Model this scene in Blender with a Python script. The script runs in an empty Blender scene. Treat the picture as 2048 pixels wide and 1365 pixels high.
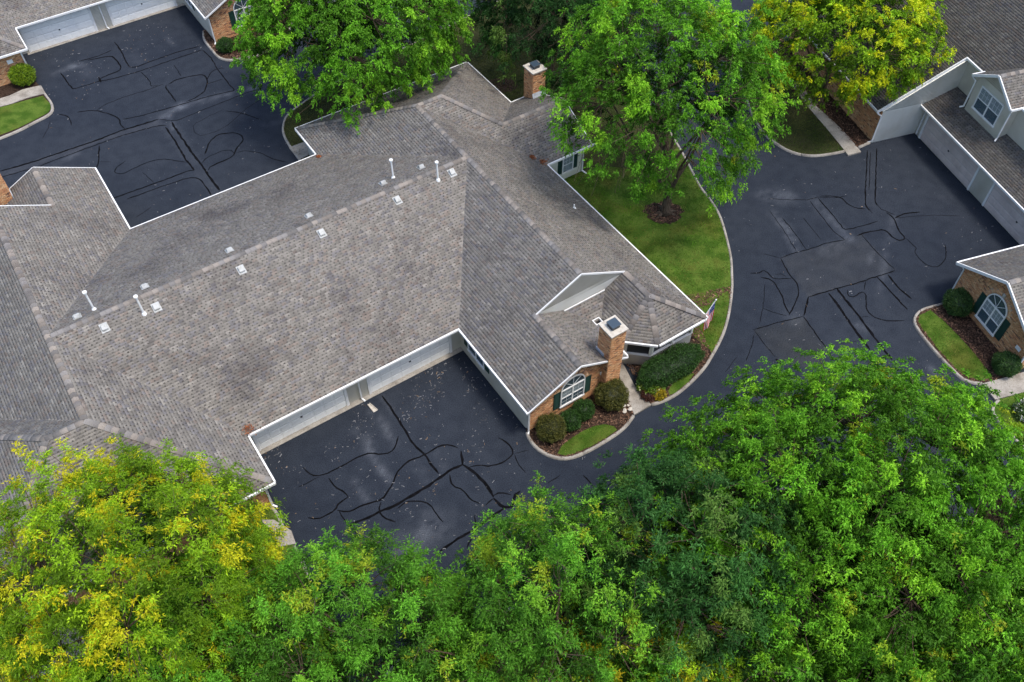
import bpy, bmesh, math, random
import numpy as np
from mathutils import Vector, Matrix
random.seed(7); rng = np.random.default_rng(7)
R = math.radians
C = bpy.context.scene.collection
scene = bpy.context.scene

# ------------------------------------------------------------------ camera, light, exposure
PITCH = 51.567; CAM_H = 40.0; FPX = 1784.4
cam_d = bpy.data.cameras.new('camera'); cam = bpy.data.objects.new('camera', cam_d); C.objects.link(cam)
cam.location = (0, 0, CAM_H); cam.rotation_euler = (R(90-PITCH), 0, 0)
cam_d.sensor_width = 36; cam_d.lens = FPX/2048*36; cam_d.clip_start = 0.5; cam_d.clip_end = 3000
scene.camera = cam
SUN_EL, SUN_AZ = 70, 112        # azimuth clockwise from +Y
w = bpy.data.worlds.new('World'); scene.world = w; w.use_nodes = True
nt = w.node_tree; nt.nodes.clear()
sky = nt.nodes.new('ShaderNodeTexSky'); sky.sky_type = 'NISHITA'; sky.sun_disc = False
sky.sun_elevation = R(SUN_EL); sky.sun_rotation = R(SUN_AZ); sky.dust_density = 2.5; sky.air_density = 1.0
bg = nt.nodes.new('ShaderNodeBackground'); bg.inputs[1].default_value = 0.15
wo = nt.nodes.new('ShaderNodeOutputWorld')
nt.links.new(sky.outputs[0], bg.inputs[0]); nt.links.new(bg.outputs[0], wo.inputs[0])
sl = bpy.data.lights.new('sun', 'SUN'); sl.energy = 1.3; sl.angle = R(11); sl.color = (1, .94, .85)
so = bpy.data.objects.new('sun', sl); C.objects.link(so)
sd = Vector((math.sin(R(SUN_AZ))*math.cos(R(SUN_EL)), math.cos(R(SUN_AZ))*math.cos(R(SUN_EL)), math.sin(R(SUN_EL))))
so.rotation_euler = sd.to_track_quat('Z', 'Y').to_euler(); so.location = (60, -20, 80)
scene.view_settings.view_transform = 'Standard'; scene.view_settings.look = 'None'
scene.view_settings.gamma = 1; scene.view_settings.use_curve_mapping = False
scene.view_settings.exposure = 1.08
scene.cycles.pixel_filter_width = 1.0

# ------------------------------------------------------------------ coordinates
_p = R(PITCH); _f = np.array([0, math.cos(_p), -math.sin(_p)]); _U = np.array([0, math.sin(_p), math.cos(_p)])
AX = R(33.8); EU = np.array([math.cos(AX), math.sin(AX)]); EV = np.array([-math.sin(AX), math.cos(AX)])
CT = R(17.8); C2 = np.array([math.cos(CT), math.sin(CT)]); C1 = np.array([math.sin(CT), -math.cos(CT)]); CO = np.array([24.95, 49.34])
def at(x, y, z=0.0):                      # photo pixel on the horizontal plane z -> world point
    d = np.array([x-1024, 0, 0.]) - (y-682.5)*_U + FPX*_f
    t = (z-CAM_H)/d[2]; q = np.array([0, 0, CAM_H]) + t*d
    return (q[0], q[1], z)
def proj(x, y, z):
    q = np.array([x, y, z-CAM_H]); d = q@_f
    return 1024+FPX*q[0]/d, 682.5-FPX*(q@_U)/d
def uvw(u, v, z=0.0): p = u*EU+v*EV; return (p[0], p[1], z)
def stw(s, t, z=0.0): p = CO+s*C1+t*C2; return (p[0], p[1], z)
def z1(x, y): return (x/2.8435, y/2.8435)
def z2(x, y): return (540+x/3.1015, 80+y/3.1015)
def z4(x, y): return (1500+x/2.624, y/2.624)
def z5(x, y): return (1050+x/3.249, 520+y/3.249)
def z6(x, y): return (1780+x/3.101, 480+y/3.101)
def z7(x, y): return (480+x/2.73, 620+y/2.73)
def z8(x, y): return (x/2.2018, 300+y/2.2018)
def ze(x, y): return (1400+x/3.593, 380+y/3.593)
def zb(x, y): return (640+x/2.814, 880+y/2.814)

# ------------------------------------------------------------------ materials
def mat(name, col, rough=.8, spec=.3, noise=(), bump=None, attr=None, trans=0, metal=0, coat=0, alpha=1):
    """noise: list of (scale, detail, dark colour factor, lo, hi, stretch)"""
    m = bpy.data.materials.new(name); m.use_nodes = True; n = m.node_tree; b = n.nodes['Principled BSDF']
    b.inputs['Roughness'].default_value = rough; b.inputs['Specular IOR Level'].default_value = spec
    b.inputs['Metallic'].default_value = metal; b.inputs['Alpha'].default_value = alpha
    if attr:
        a = n.nodes.new('ShaderNodeAttribute'); a.attribute_name = attr; cur = a.outputs['Color']
    else:
        r = n.nodes.new('ShaderNodeRGB'); r.outputs[0].default_value = (*col, 1); cur = r.outputs[0]
    tc = n.nodes.new('ShaderNodeTexCoord')
    for (sc, det, fac, lo, hi, st) in noise:
        mp = n.nodes.new('ShaderNodeMapping'); mp.inputs['Scale'].default_value = st
        n.links.new(tc.outputs['Object'], mp.inputs[0])
        t = n.nodes.new('ShaderNodeTexNoise'); t.inputs['Scale'].default_value = sc; t.inputs['Detail'].default_value = det
        n.links.new(mp.outputs[0], t.inputs['Vector'])
        mr = n.nodes.new('ShaderNodeMapRange'); mr.inputs[1].default_value = lo; mr.inputs[2].default_value = hi
        n.links.new(t.outputs[0], mr.inputs[0])
        mx = n.nodes.new('ShaderNodeMix'); mx.data_type = 'RGBA'; mx.blend_type = 'MULTIPLY'
        mx.inputs[7].default_value = (*fac, 1)
        n.links.new(mr.outputs[0], mx.inputs[0]); n.links.new(cur, mx.inputs[6]); cur = mx.outputs[2]
    n.links.new(cur, b.inputs['Base Color'])
    if bump:
        t = n.nodes.new('ShaderNodeTexNoise'); t.inputs['Scale'].default_value = bump[0]; t.inputs['Detail'].default_value = 4
        n.links.new(tc.outputs['Object'], t.inputs['Vector'])
        bp = n.nodes.new('ShaderNodeBump'); bp.inputs['Strength'].default_value = bump[1]; bp.inputs['Distance'].default_value = bump[2]
        n.links.new(t.outputs[0], bp.inputs['Height']); n.links.new(bp.outputs[0], b.inputs['Normal'])
    if trans:
        tr = n.nodes.new('ShaderNodeBsdfTranslucent'); mxs = n.nodes.new('ShaderNodeMixShader'); mxs.inputs[0].default_value = trans
        n.links.new(cur, tr.inputs[0]); out = n.nodes['Material Output']
        n.links.new(b.outputs[0], mxs.inputs[1]); n.links.new(tr.outputs[0], mxs.inputs[2]); n.links.new(mxs.outputs[0], out.inputs[0])
    return m
I3 = (1, 1, 1)
M = {}
M['shingle'] = mat('shingle', I3, .95, .15, attr='Col', noise=[(.28, 6, (.60, .59, .62), .52, .74, I3), (1.6, 6, (.74, .73, .76), .5, .78, I3), (28, 2, (.74, .74, .76), .4, .7, I3)])
M['deck'] = mat('deck', (.12, .112, .105), .95, .1)
M['asphalt'] = mat('asphalt', I3, .9, .12, attr='Col', noise=[(.12, 4, (.72, .76, .82), .4, .7, I3), (1.3, 6, (.7, .72, .76), .4, .75, I3), (22, 4, (.35, .37, .40), .42, .68, I3)], bump=(60, .35, .01))
M['tar'] = mat('tar', (.0055, .0055, .007), .85, .06, noise=[(3, 3, (.5, .5, .5), .4, .6, I3)])
M['concrete'] = mat('concrete', (.34, .315, .275), .9, .2, noise=[(1.2, 5, (.62, .6, .58), .45, .7, I3), (14, 4, (.72, .7, .68), .45, .7, I3)], bump=(40, .3, .01))
M['mulch'] = mat('mulch', (.055, .036, .026), .95, .1, noise=[(9, 6, (.35, .3, .3), .4, .62, I3)], bump=(25, 1, .05))
M['chips'] = mat('chips', I3, .95, .1, attr='Col')
M['soil_grass'] = mat('soil_grass', (.095, .15, .022), .95, .1, noise=[(1.1, 6, (.50, .66, .45), .42, .60, I3), (.45, 4, (1.0, .72, .8), .5, .7, I3), (22, 4, (.45, .5, .45), .4, .7, I3)], bump=(40, .6, .03))
M['shade_thin_turf'] = mat('shade_thin_turf', (.050, .052, .020), .95, .1, noise=[(.5, 5, (.6, .75, .6), .42, .62, I3), (18, 4, (.45, .5, .45), .4, .7, I3)], bump=(40, .6, .03))  # north lawn's tree shade put into the colour; also thin, dry turf
M['blade'] = mat('blade', I3, .8, .2, attr='Col', trans=.25)
M['ground'] = mat('ground', (.05, .07, .02), .95, .1, noise=[(.3, 5, (.6, .7, .6), .4, .6, I3)])
M['trim'] = mat('trim', (.74, .74, .72), .5, .4, noise=[(2, 4, (.86, .86, .85), .5, .75, I3)])
M['siding'] = mat('siding', (.70, .67, .58), .65, .3, noise=[(.9, 4, (.86, .85, .83), .45, .7, I3)])
M['siding_cream'] = mat('siding_cream', (.87, .85, .76), .6, .3, noise=[(.9, 4, (.9, .89, .86), .45, .7, I3)])
M['door_paint'] = mat('door_paint', (.86, .86, .82), .5, .4, noise=[(1.3, 4, (.90, .91, .93), .45, .7, I3)])
M['door_pink'] = mat('door_pink', (.62, .53, .49), .6, .3, noise=[(1.3, 5, (.82, .8, .80), .42, .7, I3)])
M['brick'] = mat('brick', I3, .9, .2, attr='Col', noise=[(26, 3, (.75, .72, .7), .45, .7, I3)])
M['mortar'] = mat('mortar', (.42, .33, .24), .95, .1)
M['shutter'] = mat('shutter', (.012, .045, .035), .5, .4)
M['glass'] = mat('glass', (.10, .16, .20), .08, .6, alpha=.28)
M['curtain'] = mat('curtain', (.74, .80, .78), .9, .1, noise=[(7, 3, (.7, .72, .74), .4, .6, (6, 6, .4))])
M['room'] = mat('room', (.05, .085, .11), .7, .2)
M['dark'] = mat('dark', (.02, .022, .025), .5, .4)
M['black_metal'] = mat('black_metal', (.02, .025, .032), .38, .5)
M['flue_metal'] = mat('flue_metal', (.035, .055, .075), .32, .6)
M['galv'] = mat('galv', (.40, .41, .40), .45, .5, noise=[(5, 3, (.75, .74, .7), .45, .65, I3)])
M['pvc'] = mat('pvc', (.78, .78, .75), .5, .4)
M['flash'] = mat('flash', (.42, .45, .48), .4, .5, noise=[(6, 4, (.5, .5, .5), .5, .7, I3)])
M['stone'] = mat('stone', (.50, .465, .40), .85, .2, noise=[(5, 4, (.75, .72, .7), .45, .7, I3)])
M['leaf'] = mat('leaf', I3, .6, .2, attr='Col', trans=.30)
M['needle'] = mat('needle', I3, .55, .25, attr='Col', trans=.1)
M['bark'] = mat('bark', (.115, .085, .06), .95, .1, noise=[(5, 5, (.45, .42, .4), .42, .62, (3, 3, .5))], bump=(14, .9, .04))
M['twig'] = mat('twig', (.16, .13, .085), .9, .1)
M['flag_red'] = mat('flag_red', (.70, .012, .03), .8, .1, trans=.2)
M['flag_white'] = mat('flag_white', (.85, .85, .85), .8, .1, trans=.3)
M['flag_blue'] = mat('flag_blue', (.01, .03, .20), .8, .1, trans=.2)
M['leaves_dry'] = mat('leaves_dry', I3, .9, .1, attr='Col')
M['petal'] = mat('petal', (.75, .75, .70), .7, .2)

# ------------------------------------------------------------------ object helpers
def tag(o, label=None, cat=None, group=None, kind=None):
    if label: o['label'] = label
    if cat: o['category'] = cat
    if group: o['group'] = group
    if kind: o['kind'] = kind
    return o
def link(name, me, parent=None, m=None):
    o = bpy.data.objects.new(name, me); C.objects.link(o)
    if parent: o.parent = parent
    if m: me.materials.append(m)
    return o
def empty(name, loc, rz=0):
    o = bpy.data.objects.new(name, None); C.objects.link(o); o.location = loc; o.rotation_euler = (0, 0, rz); o.empty_display_size = .3
    return o
def np_mesh(name, V, F, col=None, m=None, parent=None, smooth=False):
    """V (n,3); F (k,4) or (k,3) array or list of arrays"""
    me = bpy.data.meshes.new(name)
    Fs = [np.asarray(f) for f in (F if isinstance(F, list) else [F]) if len(f)]
    V = np.asarray(V, dtype=np.float32)
    loops = np.concatenate([f.ravel() for f in Fs]); tot = np.concatenate([np.full(len(f), f.shape[1]) for f in Fs])
    st = np.concatenate([[0], np.cumsum(tot)[:-1]])
    me.vertices.add(len(V)); me.vertices.foreach_set('co', V.ravel())
    me.loops.add(len(loops)); me.loops.foreach_set('vertex_index', loops.astype(np.int32))
    me.polygons.add(len(tot)); me.polygons.foreach_set('loop_start', st.astype(np.int32)); me.polygons.foreach_set('loop_total', tot.astype(np.int32))
    if smooth: me.polygons.foreach_set('use_smooth', np.ones(len(tot), dtype=bool))
    me.update(calc_edges=True)
    if col is not None:
        a = me.attributes.new('Col', 'FLOAT_COLOR', 'POINT')
        c = np.ones((len(V), 4), dtype=np.float32); c[:, :3] = col; a.data.foreach_set('color', c.ravel())
    return link(name, me, parent, m)
class MB:
    def __init__(s): s.V = []; s.F = []
    def face(s, pts):
        i = len(s.V); s.V += [tuple(p) for p in pts]; s.F.append(list(range(i, i+len(pts))))
    def hexa(s, b, t):                     # bottom loop, top loop (same count)
        n = len(b); i = len(s.V); s.V += [tuple(p) for p in b]+[tuple(p) for p in t]
        s.F.append([i+k for k in range(n)][::-1]); s.F.append([i+n+k for k in range(n)])
        for k in range(n): s.F.append([i+k, i+(k+1) % n, i+n+(k+1) % n, i+n+k])
    def box(s, x0, y0, z0, x1, y1, z1):
        s.hexa([(x0, y0, z0), (x1, y0, z0), (x1, y1, z0), (x0, y1, z0)], [(x0, y0, z1), (x1, y0, z1), (x1, y1, z1), (x0, y1, z1)])
    def bar(s, p, q, wd, h, up=(0, 0, 1)):      # box bar from p to q, width wd (sideways), height h along up-ish
        p = Vector(p); q = Vector(q); d = (q-p).normalized(); sd_ = d.cross(Vector(up)).normalized(); u = sd_.cross(d)
        o = [(-1, -1), (1, -1), (1, 1), (-1, 1)]
        s.hexa([p+sd_*a*wd/2+u*b*h/2 for a, b in o][::-1], [q+sd_*a*wd/2+u*b*h/2 for a, b in o][::-1])
    def tube(s, pts, rad, n=8, cap=True):
        pts = [Vector(p) for p in pts]; rad = rad if hasattr(rad, '__len__') else [rad]*len(pts); base = len(s.V); prev = None
        for k, p in enumerate(pts):
            d = (pts[min(k+1, len(pts)-1)]-pts[max(k-1, 0)]).normalized()
            a = d.orthogonal().normalized() if prev is None else (prev-d*prev.dot(d)).normalized()
            prev = a; b = d.cross(a)
            for j in range(n):
                t = 2*math.pi*j/n; s.V.append(tuple(p+(a*math.cos(t)+b*math.sin(t))*rad[k]))
        for k in range(len(pts)-1):
            for j in range(n):
                s.F.append([base+k*n+j, base+k*n+(j+1) % n, base+(k+1)*n+(j+1) % n, base+(k+1)*n+j])
        if cap: s.F.append([base+j for j in range(n)][::-1]); s.F.append([base+(len(pts)-1)*n+j for j in range(n)])
    def build(s, name, m, parent=None, smooth=False, bevel=0):
        me = bpy.data.meshes.new(name); me.from_pydata(s.V, [], s.F)
        bm = bmesh.new(); bm.from_mesh(me)
        bmesh.ops.recalc_face_normals(bm, faces=bm.faces)
        if bevel: bmesh.ops.bevel(bm, geom=bm.edges, offset=bevel, segments=1, affect='EDGES')
        bm.to_mesh(me); bm.free()
        if smooth: me.polygons.foreach_set('use_smooth', [True]*len(me.polygons))
        return link(name, me, parent, m)
def prism(name, pts, z0, z1, m, parent=None):
    b = MB(); b.hexa([(p[0], p[1], z0) for p in pts], [(p[0], p[1], z1) for p in pts]); return b.build(name, m, parent)
def sheet(name, pts, z, m, parent=None):
    b = MB(); b.face([(p[0], p[1], z) for p in pts]); o = b.build(name, m, parent)
    if o.data.polygons[0].normal.z < 0: o.data.flip_normals()
    return o

# ------------------------------------------------------------------ slicing helpers
def interval(poly, b):
    xs = []
    n = len(poly)
    for i in range(n):
        (x0, y0), (x1, y1) = poly[i], poly[(i+1) % n]
        if (y0 <= b < y1) or (y1 <= b < y0): xs.append(x0+(x1-x0)*(b-y0)/(y1-y0))
    return (min(xs), max(xs)) if len(xs) >= 2 else None
def courses(poly, pitch, b_start=None):
    lv = sorted(set(round(p[1], 3) for p in poly)); lo, hi = lv[0], lv[-1]
    br = set(lv); k = lo
    while k < hi: br.add(round(k, 3)); k += pitch
    br = sorted(br)
    for b0, b1 in zip(br[:-1], br[1:]):
        if b1-b0 < .004: continue
        i0 = interval(poly, b0+1e-3); i1 = interval(poly, b1-1e-3)
        if i0 and i1: yield b0, b1, i0, i1

# ------------------------------------------------------------------ roofs
BASE_SH = np.array([.204, .189, .165]); 
def shingle_plane(pts3, V, F, K, tone=1.0):
    P = [np.array(p, float) for p in pts3]
    nrm = np.zeros(3)
    for i in range(len(P)): nrm += np.cross(P[i], P[(i+1) % len(P)])
    nrm /= np.linalg.norm(nrm); nrm = nrm if nrm[2] > 0 else -nrm
    e = np.cross(np.array([0, 0, 1.]), nrm); e /= np.linalg.norm(e); up = np.cross(nrm, e)
    o = P[0]; poly = [(float((p-o)@e), float((p-o)@up)) for p in P]
    def P3(a, b, h): return o+a*e+b*up+h*nrm
    for b0, b1, (l0, r0), (l1, r1) in courses(poly, .165):
        a = min(l0, l1)-rng.random()*.3; amax = max(r0, r1)
        while a < amax:
            wd = .20+rng.random()*.12; c = a+wd
            q = [np.clip(a, l0, r0), np.clip(c, l0, r0), np.clip(c, l1, r1), np.clip(a, l1, r1)]
            if max(q[1]-q[0], q[2]-q[3]) > .01:
                i = len(V); g = rng.random()
                t = tone*(.82+.36*rng.random()); col = BASE_SH*t
                if g < .12: col = BASE_SH*t*np.array([1.02, .93, .90])
                elif g < .30: col = BASE_SH*t*np.array([.86, .88, .98])
                elif g < .40: col = BASE_SH*t*1.22
                V += [P3(q[0], b0, .020), P3(q[1], b0, .020), P3(q[2], b1, .006), P3(q[3], b1, .006), P3(q[0], b0, .002), P3(q[1], b0, .002)]
                K += [col]*6; F += [[i, i+1, i+2, i+3], [i+4, i+5, i+1, i]]
                # cut-out slot of the course, darker granules, sunk between two raised tabs
                sw = .055+.05*rng.random(); s0 = a+wd*.55; h = (b1-b0)
                if h > .12 and s0-.02 > max(l0, l1) and s0+sw+.02 < min(r0, r1):
                    i = len(V); dk = BASE_SH*tone*(.30+.28*rng.random()); bb0, bb1 = b0+.004, b0+h*(.36+.18*rng.random())
                    V += [P3(s0, bb0, .0225), P3(s0+sw, bb0, .0225), P3(s0+sw, bb1, .0185), P3(s0, bb1, .0185)]
                    K += [dk]*4; F += [[i, i+1, i+2, i+3]]
            a = c
def build_roof(root, planes, caps, to_world, tone=1.0, thick=.17, cap_spacing=.30):
    d = MB()
    for pl in planes:
        d.hexa([(p[0], p[1], p[2]-thick) for p in pl], [(p[0], p[1], p[2]-.003) for p in pl])
    me = bpy.data.meshes.new('roof'); me.from_pydata(d.V, [], d.F); roof = link('roof', me, root, M['deck'])
    V, F, K = [], [], []
    for pl in planes: shingle_plane(pl, V, F, K, tone)
    o = np_mesh('shingles', np.array(V), np.array(F), np.array(K), M['shingle'], roof); o['kind'] = 'stuff'
    # ridge cap shingles
    kinds = []
    for k in range(6):
        t = tone*(.78+.12*k); c = BASE_SH*t*(np.array([1.02, .98, .97]) if k % 2 else np.array([.93, .95, 1.02]))
        kinds.append(c)
    n_caps = 0; rest = []
    for (p, q, sl, sr) in caps:            # sl/sr: drop per metre sideways on each side
        p = np.array(p, float); q = np.array(q, float); L = np.linalg.norm(q-p); d_ = (q-p)/L
        side = np.cross(d_, [0, 0, 1.]); side /= np.linalg.norm(side)
        n = max(1, int(L/cap_spacing)); stp = L/n
        for i in range(n):
            a = p+d_*i*stp; mid = to_world(*(a+d_*stp/2)); px = proj(*mid)
            b = p+d_*min((i+1)*stp+.06, L+.06)
            W = .165
            def pt(c, s_, h): return c+side*s_*W+np.array([0, 0, h-(sl if s_ < 0 else sr)*abs(s_)*W])
            v = [pt(a, -1, .034), pt(a, 0, .048), pt(a, 1, .034), pt(b, -1, .056), pt(b, 0, .070), pt(b, 1, .056), pt(b, -1, .02), pt(b, 0, .035), pt(b, 1, .02)]
            f = [[0, 3, 4, 1], [1, 4, 5, 2], [3, 6, 7, 4], [4, 7, 8, 5]]
            if not (-20 < px[0] < 2070 and -20 < px[1] < 1390): continue
            if n_caps < 298:
                n_caps += 1
                np_mesh('ridge_cap', np.array(v)-a, np.array(f), np.tile(kinds[rng.integers(6)], (9, 1)), M['shingle'], roof).location = Vector(a)
            else: rest.append((np.array(v), kinds[rng.integers(6)]))
    if rest:
        VV = np.concatenate([r[0] for r in rest]); FF = np.concatenate([np.array(f)+9*i for i in range(len(rest))]); KK = np.concatenate([np.tile(r[1], (9, 1)) for r in rest])
        np_mesh('ridge_cap_run', VV, FF, KK, M['shingle'], roof)['kind'] = 'stuff'
    return roof
def gutter(root, p, q, name='gutter', drop=.065, w_=.10, h=.13):
    b = MB(); p = Vector(p); q = Vector(q); b.bar(p-Vector((0, 0, drop)), q-Vector((0, 0, drop)), w_, h); return b.build(name, M['trim'], root)

# ------------------------------------------------------------------ walls
def frame2(p0, p1):
    p0 = np.array([*p0, 0.]); p1 = np.array([*p1, 0.]); d = p1-p0; L = np.linalg.norm(d); d /= L
    n = np.array([d[1], -d[0], 0.]); return p0, d, n, L
def wall(root, p0, p1, poly=None, z0=0, z1=2.42, kind='siding', holes=(), name='wall'):
    """outside is to the right of p0->p1. poly in (distance, z)."""
    o, d, n, L = frame2(p0, p1)
    if poly is None: poly = [(0, z0), (L, z0), (L, z1), (0, z1)]
    P3 = lambda a, z, h: o+d*a+n*h+np.array([0, 0, z])
    b = MB(); b.hexa([P3(a, z, -.14) for a, z in poly], [P3(a, z, 0) for a, z in poly])
    wl = b.build(name, M['mortar'] if kind == 'brick' else M['siding_cream' if kind == 'cream' else 'siding'], root)
    if kind in ('siding', 'cream'):
        V, F = [], []
        for b0, b1, (l0, r0), (l1, r1) in courses(poly, .115):
            i = len(V); V += [P3(l0, b0, .020), P3(r0, b0, .020), P3(r1, b1, .005), P3(l1, b1, .005), P3(l0, b0, .001), P3(r0, b0, .001)]
            F += [[i, i+1, i+2, i+3], [i+4, i+5, i+1, i]]
        np_mesh('clapboards', np.array(V), np.array(F), None, M['siding_cream' if kind == 'cream' else 'siding'], wl)['kind'] = 'stuff'
    elif kind == 'brick': brick_face(wl, P3, poly, holes)
    return wl
def brick_col():
    g = rng.random(); t = .82+.36*rng.random()
    c = np.array([.60, .315, .150])*t
    if g < .07: c = np.array([.24, .13, .085])*t
    elif g < .22: c = np.array([.52, .24, .12])*t
    elif g < .42: c = np.array([.66, .41, .22])*t
    return c
def brick_face(parent, P3, poly, holes=(), name='brickwork'):
    V, F, K = [], [], []; k = 0
    for b0, b1, (l0, r0), (l1, r1) in courses(poly, .078):
        l = max(l0, l1); r = min(r0, r1); k += 1; a = l-(.11 if k % 2 else 0)
        while a < r:
            a0, a1 = max(a, l), min(a+.208, r); a += .22; cx = (a0+a1)/2; cz = (b0+b1)/2
            if a1-a0 < .03 or b1-b0 < .03: continue
            if any(h(cx, cz) for h in holes): continue
            i = len(V); z0_, z1_ = b0+.006, b1-.006; e = .010+.004*rng.random()
            V += [P3(a0, z0_, .001), P3(a1, z0_, .001), P3(a1, z1_, .001), P3(a0, z1_, .001), P3(a0, z0_, e), P3(a1, z0_, e), P3(a1, z1_, e), P3(a0, z1_, e)]
            F += [[i+4, i+5, i+6, i+7], [i, i+1, i+5, i+4], [i+1, i+2, i+6, i+5], [i+2, i+3, i+7, i+6], [i+3, i, i+4, i+7]]
            K += [brick_col()]*8
    o = np_mesh(name, np.array(V), np.array(F), np.array(K), M['brick'], parent); o['kind'] = 'stuff'; return o
def garage_door(root, p0, p1, a0, a1, h=2.13, m='door_paint', dark_gap=True):
    o, d, n, L = frame2(p0, p1)
    P3 = lambda a, z, q: Vector(o+d*a+n*q+np.array([0, 0, z]))
    b = MB(); b.hexa([P3(a0, .03, -.02), P3(a1, .03, -.02), P3(a1, h, -.02), P3(a0, h, -.02)], [P3(a0, .03, .02), P3(a1, .03, .02), P3(a1, h, .02), P3(a0, h, .02)])
    g = b.build('garage_door', M[m], root)
    nr, nc = 4, 8; ph = (h-.03)/nr; pw = (a1-a0)/nc
    for r_ in range(nr):
        for c in range(nc):
            x0 = a0+c*pw+.05; x1 = a0+(c+1)*pw-.05; y0 = .03+r_*ph+.07; y1 = .03+(r_+1)*ph-.07
            b = MB(); b.hexa([P3(x0, y0, .022), P3(x1, y0, .022), P3(x1, y1, .022), P3(x0, y1, .022)],
                             [P3(x0+.03, y0+.03, .036), P3(x1-.03, y0+.03, .036), P3(x1-.03, y1-.03, .036), P3(x0+.03, y1-.03, .036)])
            b.build('door_panel', M[m], g)
    for r_ in range(1, nr):
        b = MB(); z = .03+r_*ph; b.hexa([P3(a0, z-.008, .0205), P3(a1, z-.008, .0205), P3(a1, z+.008, .0205), P3(a0, z+.008, .0205)], [P3(a0, z-.008, .0235), P3(a1, z-.008, .0235), P3(a1, z+.008, .0235), P3(a0, z+.008, .0235)])
        b.build('section_joint', M['galv'], g)
    b = MB(); xm = (a0+a1)/2; b.hexa([P3(xm-.06, 1.0, .04), P3(xm+.06, 1.0, .04), P3(xm+.06, 1.09, .04), P3(xm-.06, 1.09, .04)], [P3(xm-.05, 1.01, .08), P3(xm+.05, 1.01, .08), P3(xm+.05, 1.08, .08), P3(xm-.05, 1.08, .08)]); b.build('handle', M['dark'], g)
    for (x0, x1, y0, y1) in ((a0-.16, a0-.005, 0, h+.12), (a1+.005, a1+.16, 0, h+.12), (a0-.004, a1+.004, h+.005, h+.13)):
        b = MB(); b.hexa([P3(x0, y0, .02), P3(x1, y0, .02), P3(x1, y1, .02), P3(x0, y1, .02)], [P3(x0, y0, .075), P3(x1, y0, .075), P3(x1, y1, .075), P3(x0, y1, .075)]); b.build('door_trim', M['trim'], root)
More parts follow.
